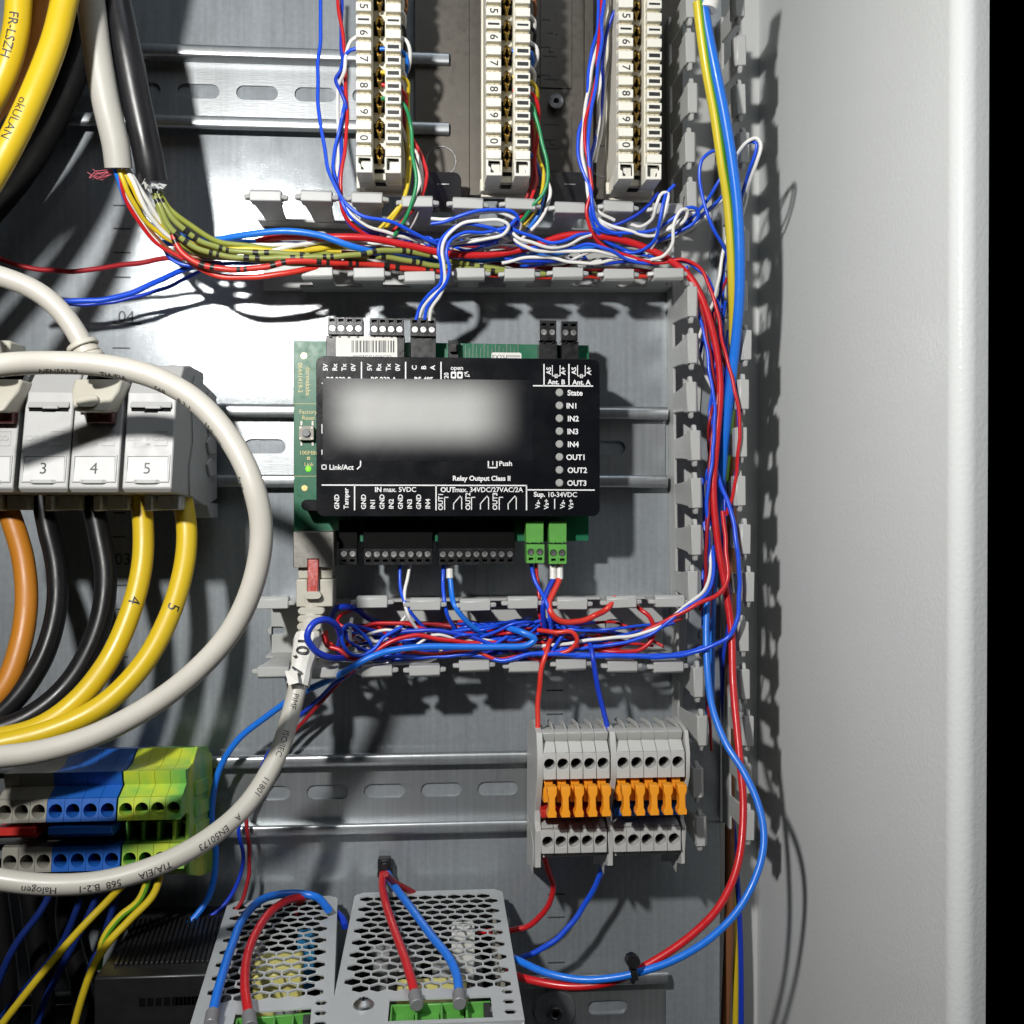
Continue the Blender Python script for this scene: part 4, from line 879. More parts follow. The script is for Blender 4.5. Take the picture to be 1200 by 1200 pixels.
# black ribbed unit at the bottom left
p0 = W(122, 1112, 30); e0 = W(108, 1146, 75); x0 = W(110, 1146, 75).x; x1 = W(252, 1146, 75).x; z = e0.z
t = thing("power_module", "black ribbed plastic unit in the shade left of the narrow power supply", "power module", (x0, 10, z-90))
mb = MB(); mb.box(x0, x1, 10, 75, z-90, z); hs = []
mb.build("body", "black_box", t, bevel=0.8, seg=2)
for i in range(22):
    xx = x0+2+i*(x1-x0-4)/21; mb = MB(); mb.obox((xx-2, 24, z), (xx+3, 66, z), 1.2, 1.2, (0, 0, 1)); mb.build("rib", "black_box", t, bevel=0.2)
mb = MB()
for i in range(9): mb.box(x0+16+i*2.9, x0+18.2+i*2.9, 75, 75.15, z-11, z-8)
for i in range(3): mb.box(x1-14+i*2.9, x1-11.8+i*2.9, 75, 75.15, z-11, z-8)
mb.build("vent_slot", "slot_black", t)
for i in range(20):
    xx = x0+2+i*(x1-x0-4)/19; mb = MB(); mb.obox((xx-1.5, 75, z-34), (xx+2, 75, z-24), 1.3, 1.0, (0, 1, 0)); mb.build("rib", "black_box", t, bevel=0.2)

# ================================================================== thick cables
def cable(label, col, r, pts, name="cable", group=None, n=18): return wire(label, col, r, pts, group, name, "cable", n, 2.0)
def net_plug(parent, c, ang, m="plug_beige"): pass
KNUR = "grey network cables"
c1 = cable("grey network cable arching over the numbered modules and curving back to the left edge", "grey_cable", 3.7,
    [(-60, 440, 130), (0, 428, 126), (60, 425, 119), (120, 428, 116), (180, 442, 116), (230, 470, 117), (270, 515, 119), (297, 570, 121), (306.5, 622, 120), (298, 680, 119), (272, 738, 118), (228, 788, 118), (172, 830, 118), (110, 862, 118), (50, 880, 118), (0, 887, 117), (-60, 892, 115)], "network_cable", KNUR)
PT = PATHS[c1.name]
def s_at(path, px, py):
    best, L, k = 1e9, 0, 0
    for i, p in enumerate(path):
        if i: L += (p-path[i-1]).length
        q = RM.transposed() @ Vector((p.x, -(p.y-DIST), p.z)); 
        x, y = 600+FPX*q.x/-q.z, 600-FPX*q.y/-q.z; e = (x-px)**2+(y-py)**2
        if e < best: best, k = e, L
    return k
for s, x, y in (("NEN50173", 46, 432), ("TIA/EIA", 116, 436), ("568", 182, 450), ("B.2-1", 212, 464), ("Halogen", 246, 492), ("free", 290, 560)):
    wrap_text(c1, PT, 3.7, s, s_at(PT, x, y), 1.9, -0.95, 1)
c2 = cable("grey network cable dropping from the controller's network socket and sweeping to the lower left", "grey_cable", 3.6,
    [(366, 712, 34), (362, 740, 40), (354, 780, 47), (343, 828, 54), (325, 885, 64), (290, 942, 76), (245, 982, 88), (190, 1012, 98), (125, 1032, 104), (60, 1037, 108), (0, 1031, 110), (-60, 1018, 110)], "network_cable", KNUR)
P2 = PATHS[c2.name]
for s, x, y in (("PIMF", 345, 818), ("ISO/IEC", 333, 858), ("11801", 309, 915), ("A", 278, 955), ("EN50173", 258, 970), ("TIA/EIA", 200, 1005), ("568", 142, 1029), ("B.2-1", 118, 1034), ("Halogen", 72, 1037)):
    wrap_text(c2, P2, 3.6, s, s_at(P2, x, y), 2.2, 0.15, 1)
# plug of that cable in the controller's socket
d = 37; p, q = W(347, 679, d), W(390, 711, d); mb = MB(); n0, n1 = W(360, 679, d), W(375, 697, d)
mb.sheet([(p.x, q.z), (q.x, q.z), (q.x, p.z), (n1.x, p.z), (n1.x, n1.z), (n0.x, n1.z), (n0.x, p.z), (p.x, p.z)], [], FXZ, 22, d); mb.box(p.x+.5, q.x-.5, 22, d-2, W(368, 665, d).z, p.z+.1)
pg = mb.build("plug", "plug_beige", c2, bevel=0.5, seg=2)
a, b = W(360, 655, d), W(374.5, 694, d); mb = MB(); mb.ext([(36.2, a.z), (37.6, a.z), (40.0, b.z), (38.6, b.z)], lambda u, v, w: (w, u, v), a.x+.3, b.x-.3); mb.build("latch", "plug_red", pg, bevel=0.3)
c = W(367, 697, d+1); mb = MB(); mb.sheet(stadium(c.x, c.z, 6.8, 3.0), [], FXZ, 36, 40.5); mb.build("latch_guard", "plug_beige", pg, bevel=0.5, seg=2)
mb = MB()
for i, y in enumerate((715, 724, 733, 742)):
    q = W(366-i*1.2, y, 35+i*1.2); w = 5.4-i*.25; mb.sheet(stadium(q.x, q.z, 2*w, 2.9, 4), [], FXZ, q.y-5, q.y+4.4)
q0 = W(366, 712, 33); q1 = W(360, 750, 39); mb.tube([q0, (q0+q1)/2, q1], 4.2, 14)
mb.build("strain_relief", "plug_beige", pg, bevel=0.4)
# paper marker folded round it
pa = [p for p in P2 if True]; k0 = s_at(P2, 361, 747); k1 = s_at(P2, 344, 803)
def sub(path, a, b):
    L = 0; o = []
    for i, p in enumerate(path):
        if i: L += (p-path[i-1]).length
        if a <= L <= b: o.append(p)
    return o
sg = sub(P2, k0, k1); mb = MB(); mb.tube(sg, lambda f: 5.2-.7*f+.3*sin(f*7)+.15*sin(f*17), 12)
e = W(352, 765, 50); f0 = W(332, 776, 51)
mb.add([W(334, 786, 54), W(348, 786, 57), W(350, 800, 59), W(338, 803, 58)], [(0, 1, 2, 3)])
mk = mb.build("marker", "paper", c2, smooth=False)
wrap_text(c2, P2, 5.75, "10,", s_at(P2, 359, 754), 5.0, -.1, 1, bold=.01)
wrap_text(c2, P2, 5.5, "A", s_at(P2, 347, 786), 4.4, -.2, 1, bold=.01)

c3 = cable("grey network cable rising from the plug in module 4 towards the left edge", "grey_cable", 3.5,
    [(104, 425, 92), (97, 404, 92), (73, 367, 92), (44, 342, 93), (4, 325, 95), (-50, 312, 98)], "network_cable", KNUR)
def side_plug(parent, px, py, dd, sc=1.0):
    # angled network plug seen from its back: boot ring, body, latch guard
    c = W(px, py, dd)
    mb = MB(); mb.sheet([(c.x-8.2*sc, c.z-1), (c.x-5.5*sc, c.z-8.6), (c.x+5.4*sc, c.z-8.6), (c.x+8.2*sc, c.z-1), (c.x+8.4*sc, c.z+3.5), (c.x-8.4*sc, c.z+3.5)], [], lambda u, v, w: (u, dd+w-(v-c.z)*.8, v), -16, 0)
    o = mb.build("plug", "plug_beige", parent, bevel=0.8, seg=2)
    mb = MB(); mb.sheet(stadium(c.x-1, c.z-5.0, 7.4*sc, 4.6), [], lambda u, v, w: (u, dd+w-(v-c.z)*.8, v), 0, 2.2); mb.build("latch_guard", "plug_beige", o, bevel=0.7, seg=2)
    mb = MB(); mb.box(c.x-3.8, c.x+5.5, dd-12, dd-1, c.z-12.2, c.z-7.0); mb.build("latch", "port_red", o, bevel=0.6, seg=2)
    return o
side_plug(c3, 112, 455, 82)
mb = MB(); q = W(98, 408, 91); ax = (W(90, 392, 91)-q).normalized()
for i, (r, k) in enumerate(((5.6, 0), (5.0, 1.9), (5.6, 3.4))): mb.cyl(q-ax*(k*1.4), ax, r, 1.9, 18, r*.94)
mb.cyl(q-ax*8, ax, 4.6, 8, 18); mb.build("strain_relief", "plug_beige", c3, bevel=0.4, seg=2)
mb = MB(); p, r_ = W(112, 416, 70), W(134, 432, 70); mb.box(p.x, r_.x, 60, 74, r_.z, p.z); mb.build("plug_shell", "plug_beige", c3, bevel=0.8)
c4 = cable("grey network cable whose plug shows at the left edge beside module 3", "grey_cable", 3.5, [(-8, 430, 92), (-14, 400, 92), (-40, 370, 93)], "network_cable", KNUR)
side_plug(c4, -6, 455, 82); mb = MB(); p, r_ = W(-30, 398, 76), W(13, 432, 76); mb.prism([(60, r_.z), (80, r_.z), (76, p.z), (62, p.z)], p.x, r_.x); mb.build("plug_shell", "plug_beige", c4, bevel=1.0, seg=2)

GY = "thick cables hanging below the modules"
cable("orange cable under the numbered modules at the left edge", "orange_cable", 4.0, [(2, 578, 55), (14, 610, 56), (27, 655, 60), (31, 705, 65), (24, 755, 70), (5, 805, 75), (-40, 850, 80)], group=GY)
cable("black cable under module 3, nearer the orange one", "black_cable", 3.8, [(48, 578, 55), (56, 620, 56), (66, 665, 60), (66, 715, 64), (48, 775, 70), (10, 828, 76), (-40, 865, 80)], group=GY)
cable("black cable under module 4 bending along the yellow ones", "black_cable", 4.1, [(106, 578, 55), (116, 625, 57), (124, 680, 61), (114, 740, 66), (82, 800, 72), (35, 840, 78), (-40, 868, 84)], group=GY)
cy1 = cable("yellow cable below module 5, the left one, marked with a small 4", "yellow", 3.9, [(164, 578, 56), (168, 620, 58), (166, 665, 62), (152, 720, 68), (125, 778, 75), (85, 826, 82), (40, 855, 88), (-40, 872, 94)], group=GY)
cy2 = cable("yellow cable below module 5, the right one, marked with a small 5", "yellow", 3.9, [(213, 578, 50), (219, 625, 54), (214, 672, 60), (195, 730, 68), (165, 782, 76), (118, 828, 84), (55, 858, 90), (-40, 880, 96)], group=GY)
for c, s, x, y in ((cy1, "4", 152, 700), (cy2, "5", 197, 706)):
    p = PATHS[c.name]; wrap_text(c, p, 3.9, s, s_at(p, x, y), 4.2, 0.3, 1, name="ink_mark")
GT = "cables coming down at the top left"
cable("added black cable darkening the top left, lowest in the bundle", "shade_black", 5.5, [(60, -300, 40), (58, -40, 38), (40, 60, 36), (0, 150, 34), (-80, 240, 34), (-300, 420, 34)], group=GT)  # cable added to deepen the dark at the top left
cable("added dark cable standing for shade on the plate behind the grey trunk", "shade_black", 4.5, [(128, -300, 22), (112, -40, 20), (98, 60, 18), (62, 150, 16), (8, 230, 16), (-80, 320, 18), (-300, 500, 20)], group=GT)  # added to darken the plate behind the trunk
y1 = cable("yellow cable at the top left corner printed FR-LSZH", "yellow", 4.3, [(20, -300, 90), (26, -120, 94), (24, -40, 95), (22, 0, 95), (19, 35, 95), (8, 78, 95), (-12, 120, 95), (-60, 190, 95), (-160, 300, 95), (-300, 420, 95)], group=GT)
y2 = cable("yellow cable at the top left nearest the grey trunk cable", "yellow", 4.4, [(140, -300, 84), (112, -140, 86), (90, -50, 88), (76, 0, 90), (64, 48, 92), (40, 110, 95), (14, 165, 97), (-14, 215, 98), (-70, 300, 99), (-160, 400, 99), (-300, 520, 99)], group=GT)
cable("orange yellow cable behind the two yellow ones at the top left", "orange_cable", 4.2, [(90, -300, 76), (74, -140, 78), (58, -40, 80), (48, 0, 80), (38, 48, 80), (16, 95, 80), (-40, 165, 80), (-160, 290, 80), (-300, 400, 80)], group=GT)
cable("dark cable standing for shade behind the yellow cables at the top left", "shade_black", 5, [(130, -300, 50), (112, -140, 54), (96, -40, 55), (88, 10, 55), (70, 70, 55), (36, 140, 52), (-30, 220, 50), (-140, 330, 50), (-300, 470, 50)], group=GT)  # blackened to stand for the shade behind the yellow cables
for c, s, x, y, ph in ((y1, "FR-LSZH", 14, 18, 0.1), (y2, "okULAN", 30, 118, -.1)):
    p = PATHS[c.name]; wrap_text(c, p, 4.35, s, s_at(p, x, y), 2.9, ph, 1, bold=.0)
tr = cable("pale grey trunk cable cut open at the top left, its cores fanning out", "trunk_cable", 5.0, [(70, -300, 80), (86, -150, 76), (98, -50, 72), (106, 0, 70), (113, 55, 68), (123, 115, 66), (136, 172, 62), (139, 197, 60)], group=GT)
tb = cable("black sleeved trunk cable ending beside the grey trunk with green cores coming out", "heat_shrink", 5.5, [(96, -300, 72), (110, -150, 66), (124, -50, 62), (136, 0, 62), (148, 60, 62), (160, 120, 60), (173, 180, 57), (179, 212, 54)], group=GT)
# frayed screen and clear foil at the cut ends
mb = MB(); rnd = random.Random(5)
for k in range(10):
    a = W(133+rnd.uniform(-5, 4), 200+rnd.uniform(-2, 2), 58); mb.tube([a, a+Vector((-4-rnd.uniform(0, 2), rnd.uniform(-2, 2), -1.5+rnd.uniform(-2, 1))), a+Vector((-6.5-rnd.uniform(0, 2), rnd.uniform(-2, 3), -2.5+rnd.uniform(-2, 2)))], .13, 5)
mb.build("frayed_thread", "pink", tr)
mb = MB()
for k in range(12):
    a = W(174+rnd.uniform(-10, 14), 214+rnd.uniform(-2, 4), 56+rnd.uniform(-3, 3)); mb.add([a, a+Vector((rnd.uniform(-3, 4), rnd.uniform(-2, 2), rnd.uniform(-4, -1))), a+Vector((rnd.uniform(-2, 5), rnd.uniform(-2, 2), rnd.uniform(-4, 1)))], [(0, 1, 2)])
mb.build("foil", "clear_tie", tb)

# ================================================================== wires
G1 = "cores running from the trunk cables into the upper duct"
G2 = "thin wires beside the white connection strips"
G3 = "blue and white jumper wires above the upper duct"
G4 = "wires in the tall side duct"
G5 = "wires packed in the lower duct"
G6 = "wires leaving the controller's lower terminals"
G7 = "wires at the lower left"
t_ = 0.62; s_ = 0.76; m_ = 0.94; b_ = 1.45
def w(label, col, r, pts, g=None): return wire(label, col, r, pts, g)
# --- trunk cores fanning into the upper duct
w("blue core leaving the grey trunk first and running along the top of the fanned bundle", "light_blue", m_, [(134, 197, 60), (141, 218, 57), (150, 240, 52), (178, 264, 45), (215, 277, 40), (260, 283, 37), (320, 284, 34), (380, 288, 30), (440, 292, 27)], G1)
w("thick blue core arching over the bundle at the upper duct's left end", "light_blue", 1.35, [(190, 285, 30), (240, 283, 37), (290, 275, 42), (335, 271, 44), (375, 276, 44), (410, 288, 43), (440, 296, 38), (470, 302, 30), (530, 305, 26), (575, 304, 26), (625, 300, 28), (680, 292, 28), (720, 288, 24)], G1)
w("yellow core curving down from the grey trunk's cut end", "wire_yellow", m_, [(138, 198, 60), (146, 216, 59), (158, 240, 55), (178, 266, 48), (210, 286, 43), (260, 294, 40), (320, 294, 38), (385, 290, 36), (430, 292, 30)], G1)
w("second yellow core twisted with a white one in the fanned bundle", "wire_yellow", m_, [(143, 198, 59), (154, 218, 57), (170, 245, 52), (195, 270, 46), (240, 289, 42), (290, 292, 42), (350, 294, 40), (400, 288, 34)], G1)
w("white core from the grey trunk crossing over the yellow one", "white", m_, [(146, 197, 59), (154, 210, 58), (164, 232, 55), (180, 258, 50), (205, 280, 45), (250, 289, 41), (300, 296, 42), (340, 289, 41), (380, 284, 36), (430, 284, 30)], G1)
w("white core hugging the edge of the grey trunk and dipping lowest of the white ones", "white", m_, [(149, 197, 58), (160, 214, 56), (174, 238, 52), (190, 262, 47), (220, 284, 42), (280, 288, 38), (350, 286, 36), (420, 282, 32)], G1)
w("red core at the outer edge of the fan below the grey trunk", "red", s_, [(140, 205, 59), (144, 222, 57), (152, 243, 53), (170, 270, 48), (190, 290, 44), (215, 304, 42)], G1)
w("pink white core under the red one below the grey trunk", "white", s_, [(142, 206, 58), (150, 230, 55), (164, 254, 50), (184, 282, 45), (206, 300, 40), (240, 306, 36)], G1)
w("brown core deep in the fan below the grey trunk", "brown", m_, [(148, 200, 57), (160, 240, 52), (178, 274, 46), (205, 296, 42), (245, 302, 40), (300, 304, 36)], G1)
w("dark brown core beside the brown one in the fan", "brown", s_, [(150, 206, 55), (166, 250, 48), (186, 284, 43), (215, 302, 39), (260, 309, 34)], G1)
w("blue core at the underside of the fan turning right into the duct", "blue", s_, [(170, 268, 40), (190, 290, 38), (200, 303, 38), (222, 311, 38), (260, 310, 36), (330, 306, 33), (400, 304, 28)], G1)
w("olive core with black rings nearest the front of the bundle", "olive_banded", 1.15, [(178, 222, 54), (186, 240, 54), (198, 264, 52), (222, 286, 49), (260, 299, 46), (310, 303, 44), (370, 301, 43), (420, 298, 42), (455, 294, 38), (500, 298, 33), (550, 310, 29), (600, 318, 28), (650, 320, 26)], G1)
w("olive core with black rings in the middle of the bundle", "olive_banded", 1.15, [(183, 222, 53), (194, 244, 52), (208, 262, 50), (230, 280, 47), (270, 293, 44), (320, 297, 43), (380, 300, 40), (440, 301, 37), (520, 312, 30), (585, 319, 29), (700, 322, 24)], G1)
w("olive core running topmost from the black trunk", "olive", 1.1, [(187, 224, 51), (200, 246, 50), (222, 264, 47), (252, 281, 44), (300, 290, 41), (360, 296, 37), (430, 304, 32)], G1)
w("olive core tucked under the others from the black trunk", "olive", 1.1, [(181, 226, 50), (188, 252, 48), (200, 274, 46), (226, 294, 43), (270, 302, 40), (340, 308, 37), (420, 308, 32)], G1)
w("red core with black rings at the lower front of the bundle", "red_banded", 1.25, [(200, 270, 46), (214, 296, 46), (236, 310, 46), (262, 316, 46), (300, 314, 45), (340, 307, 44), (380, 307, 42), (430, 310, 36), (520, 318, 28), (640, 322, 24)], G1)
w("bright red core sagging lowest in the bundle", "bright_red", 1.2, [(196, 268, 44), (212, 294, 43), (230, 312, 42), (262, 324, 42), (300, 325, 42), (345, 318, 41), (385, 313, 38), (460, 314, 30), (600, 323, 26), (720, 324, 24), (800, 324, 24)], G1)
w("thick dark red wire crossing the whole upper duct and turning down into the side duct", "red", 1.5, [(262, 300, 30), (320, 279, 36), (380, 278, 38), (430, 279, 38), (475, 287, 36), (530, 298, 33), (580, 298, 32), (620, 290, 33), (665, 276, 34), (705, 277, 35), (745, 286, 35), (780, 302, 36), (806, 322, 37), (820, 344, 38), (836, 392, 38), (844, 447, 37), (840, 513, 36), (836, 572, 36), (841, 634, 37), (850, 688, 39), (857, 738, 42), (859, 800, 48), (866, 880, 58), (871, 950, 66), (864, 1015, 74), (843, 1062, 80), (808, 1098, 84), (760, 1130, 86), (718, 1150, 86), (670, 1156, 84), (620, 1148, 78), (594, 1140, 70)], G4)
w("white core under the thick red wire in the upper duct", "white", s_, [(430, 285, 26), (470, 286, 31), (500, 293, 30), (530, 298, 26), (580, 300, 22)], G1)
w("yellow core lying flat on the upper duct's floor at the left", "wire_yellow", s_, [(360, 292, 20), (420, 296, 18), (480, 300, 14)], G1)
w("red core low behind the upper duct's front fingers", "dark_red", m_, [(400, 296, 22), (470, 300, 22), (560, 306, 20), (660, 316, 20), (760, 318, 22), (800, 328, 26)], G1)
# --- left strip
w("long blue wire hanging farthest left of the white strips and sweeping right into the duct", "blue", s_, [(376, -30, 30), (376, 0, 31), (375, 50, 33), (372, 100, 35), (377, 155, 38), (386, 200, 41), (399, 231, 43), (420, 250, 44), (462, 262, 42), (500, 280, 36), (530, 296, 28)], G2)
w("red wire twisted with blue ones left of the left strip", "red", s_, [(394, -30, 34), (396, 0, 34), (401, 37, 35), (404, 75, 35), (406, 110, 36), (406, 145, 37), (404, 180, 38), (399, 220, 38), (402, 248, 36), (424, 272, 32), (470, 288, 26)], G2)
w("blue wire woven round the red one left of the left strip", "navy", s_, [(400, -30, 32), (401, 10, 32), (399, 50, 34), (402, 78, 37), (394, 93, 37), (400, 110, 38), (405, 126, 37), (400, 150, 34), (401, 185, 36), (397, 212, 37), (402, 246, 35), (416, 268, 32), (445, 277, 28)], G2)
w("blue wire leaving the left strip beside tab 6 and dropping into the duct", "blue", s_, [(418, 57, 43), (409, 61, 42), (402, 74, 39), (398, 92, 35), (404, 112, 35), (403, 132, 38), (396, 158, 36), (391, 183, 36), (394, 215, 38), (407, 248, 38), (436, 270, 34), (470, 275, 30)], G2)
w("white wire leaving the left strip above tab 6 and dropping beside the blue ones", "white", s_, [(418, 43, 43), (410, 49, 42), (405, 66, 41), (403, 84, 40), (397, 102, 36), (396, 140, 34), (396, 185, 35), (398, 222, 37), (409, 248, 38), (428, 263, 37), (455, 272, 35), (490, 283, 30)], G2)
for lab, col, pts in (
    ("yellow wire looping out of the left strip beside tab 8", "wire_yellow", [(447, 84, 42), (467, 88, 43), (477, 96, 41), (478, 118, 36), (479, 150, 34), (480, 185, 36), (478, 218, 38), (470, 242, 38), (450, 268, 34)]),
    ("red wire looping out of the left strip below the yellow one", "red", [(447, 99, 42), (467, 103, 43), (475, 112, 41), (477, 135, 34), (484, 163, 31), (496, 187, 32), (499, 212, 35), (488, 240, 36), (460, 273, 32)]),
    ("green wire looping out of the left strip and hanging in front", "green", [(448, 115, 42), (467, 119, 44), (475, 126, 44), (481, 147, 42), (484, 180, 42), (487, 215, 42), (480, 246, 40), (462, 277, 34)]),
    ("white wire behind the green one right of the left strip", "white", [(466, 75, 40), (474, 86, 38), (476, 130, 30), (485, 172, 30), (493, 196, 33), (496, 224, 34), (486, 256, 34), (470, 280, 30)]),
    ("second white wire hugging the left strip's right side", "white", [(468, 140, 34), (476, 165, 32), (488, 195, 32), (491, 215, 34), (478, 240, 35), (444, 274, 32)]),
    ("white loop coming out of the left strip above the blue loop", "white", [(466, 43, 43), (476, 47, 43), (480, 58, 42), (479, 76, 39), (474, 92, 32)]),
    ("short blue loop at the left strip's right side beside tab 7", "light_blue", [(446, 57, 42), (467, 58, 43), (475, 65, 42), (477, 76, 40), (474, 92, 33)]),
    ("black loop at the left strip's right side above the white one", "wire_black", [(466, 28, 42), (473, 33, 42), (474, 48, 36), (473, 66, 30)]),
    ("white loop near the top right of the left strip", "white", [(466, 12, 42), (473, 16, 42), (475, 28, 38), (473, 42, 32)]),
    ("brown wire at the very top of the left strip's right side", "brown", [(468, -20, 42), (474, -6, 42), (476, 8, 40), (474, 24, 34)]),
    ("yellow wire low beside the left strip's end cap", "wire_yellow", [(472, 120, 28), (476, 160, 28), (477, 200, 31), (472, 235, 33), (440, 272, 30)]),
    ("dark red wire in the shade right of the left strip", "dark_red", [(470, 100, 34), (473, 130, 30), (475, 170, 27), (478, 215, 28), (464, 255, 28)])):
    w(lab, col, s_, pts, G2)
# --- middle strip
for lab, col, pts in (
    ("green wire hanging in front at the middle strip's right side", "green", [(601, 121, 42), (622, 122, 43), (629, 138, 43), (635, 165, 42), (641, 195, 42), (642, 210, 42), (636, 227, 41), (624, 242, 39), (608, 262, 34), (580, 282, 28)]),
    ("red wire tucked behind the green one at the middle strip", "red", [(601, 106, 42), (622, 108, 43), (629, 120, 42), (631, 150, 36), (627, 190, 32), (628, 216, 34), (618, 243, 35), (602, 266, 31)]),
    ("yellow wire behind the green one at the middle strip", "wire_yellow", [(601, 90, 42), (621, 94, 43), (628, 103, 41), (629, 130, 32), (630, 180, 30), (637, 202, 34), (636, 222, 36), (626, 246, 36), (612, 268, 32)]),
    ("blue wire low at the middle strip's right side", "light_blue", [(622, 180, 30), (634, 205, 31), (637, 226, 33), (630, 252, 34), (618, 272, 31)]),
    ("white wire outermost at the middle strip's right side", "white", [(624, 178, 26), (638, 205, 28), (645, 222, 31), (643, 238, 33), (632, 258, 34), (612, 280, 30)]),
    ("white loop beside tab 6 of the middle strip", "white", [(621, 48, 43), (628, 55, 42), (629, 68, 40), (624, 82, 34)]),
    ("white loop near the top of the middle strip", "white", [(621, 18, 43), (627, 26, 42), (627, 36, 39), (623, 46, 34)]),
    ("black loop at the middle strip's right side", "wire_black", [(621, 32, 42), (626, 38, 41), (626, 50, 36), (623, 62, 30)]),
    ("brown wire at the top of the middle strip", "brown", [(620, -12, 42), (626, 2, 42), (627, 14, 38), (624, 26, 32)]),
    ("small blue loop at the middle strip beside tab 7", "light_blue", [(600, 59, 42), (620, 60, 43), (624, 68, 41), (623, 82, 34)]),
    ("white loop lower at the middle strip beside tab 8", "white", [(621, 78, 43), (626, 86, 41), (625, 98, 36), (622, 110, 30)]),
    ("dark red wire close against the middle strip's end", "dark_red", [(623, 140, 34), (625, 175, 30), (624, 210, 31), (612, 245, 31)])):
    w(lab, col, s_, pts, G2)
# --- right strip, left side
for lab, col, pts in (
    ("blue wire farthest left in the twisted bundle beside the right strip", "blue", [(700, -20, 40), (702, 10, 40), (700, 34, 40), (693, 62, 40), (690, 92, 40), (687, 125, 40), (678, 160, 40), (680, 192, 40), (690, 220, 40), (692, 248, 40), (697, 266, 38), (710, 282, 34), (742, 296, 32), (775, 302, 34), (802, 306, 36), (824, 320, 38), (836, 340, 38), (844, 375, 36), (854, 424, 36), (863, 459, 37), (867, 513, 38), (864, 547, 36), (857, 600, 32)]),
    ("red wire woven through the twisted bundle beside the right strip", "red", [(707, -20, 41), (705, 15, 41), (701, 50, 42), (700, 85, 42), (693, 115, 42), (687, 140, 42), (685, 165, 42), (690, 195, 42), (694, 220, 42), (687, 246, 41), (693, 272, 39), (708, 288, 36), (735, 300, 34), (768, 308, 35), (800, 304, 38), (823, 318, 39), (839, 360, 40), (848, 405, 40), (858, 445, 41), (865, 475, 42), (866, 525, 41), (860, 572, 39), (852, 604, 36)]),
    ("white wire in front of the twisted bundle beside the right strip", "white", [(714, -10, 38), (706, 30, 38), (696, 68, 40), (690, 105, 40), (684, 140, 41), (682, 180, 40), (688, 210, 40), (690, 232, 40), (694, 252, 39), (712, 266, 37), (740, 272, 36)]),
    ("blue wire crossing in front of the twisted bundle", "blue", [(712, -20, 42), (705, 20, 43), (706, 45, 43), (700, 80, 43), (697, 110, 43), (691, 140, 43), (689, 170, 43), (692, 205, 42), (693, 238, 42), (701, 262, 40), (728, 276, 37)]),
    ("white wire close to the right strip's left side", "white", [(722, -10, 32), (712, 30, 32), (707, 70, 33), (703, 110, 34), (702, 140, 35), (697, 170, 36), (692, 194, 37), (692, 222, 37), (700, 246, 37), (720, 258, 36)]),
    ("second blue wire close to the right strip", "navy", [(726, 8, 40), (718, 16, 38), (710, 45, 35), (706, 80, 34), (706, 120, 34), (700, 152, 35), (694, 180, 37), (692, 214, 38)]),
    ("white wire deep behind the twisted bundle", "white", [(730, -10, 26), (720, 40, 26), (711, 90, 28), (706, 140, 30), (698, 190, 32)])):
    w(lab, col, 0.75, pts, G2)
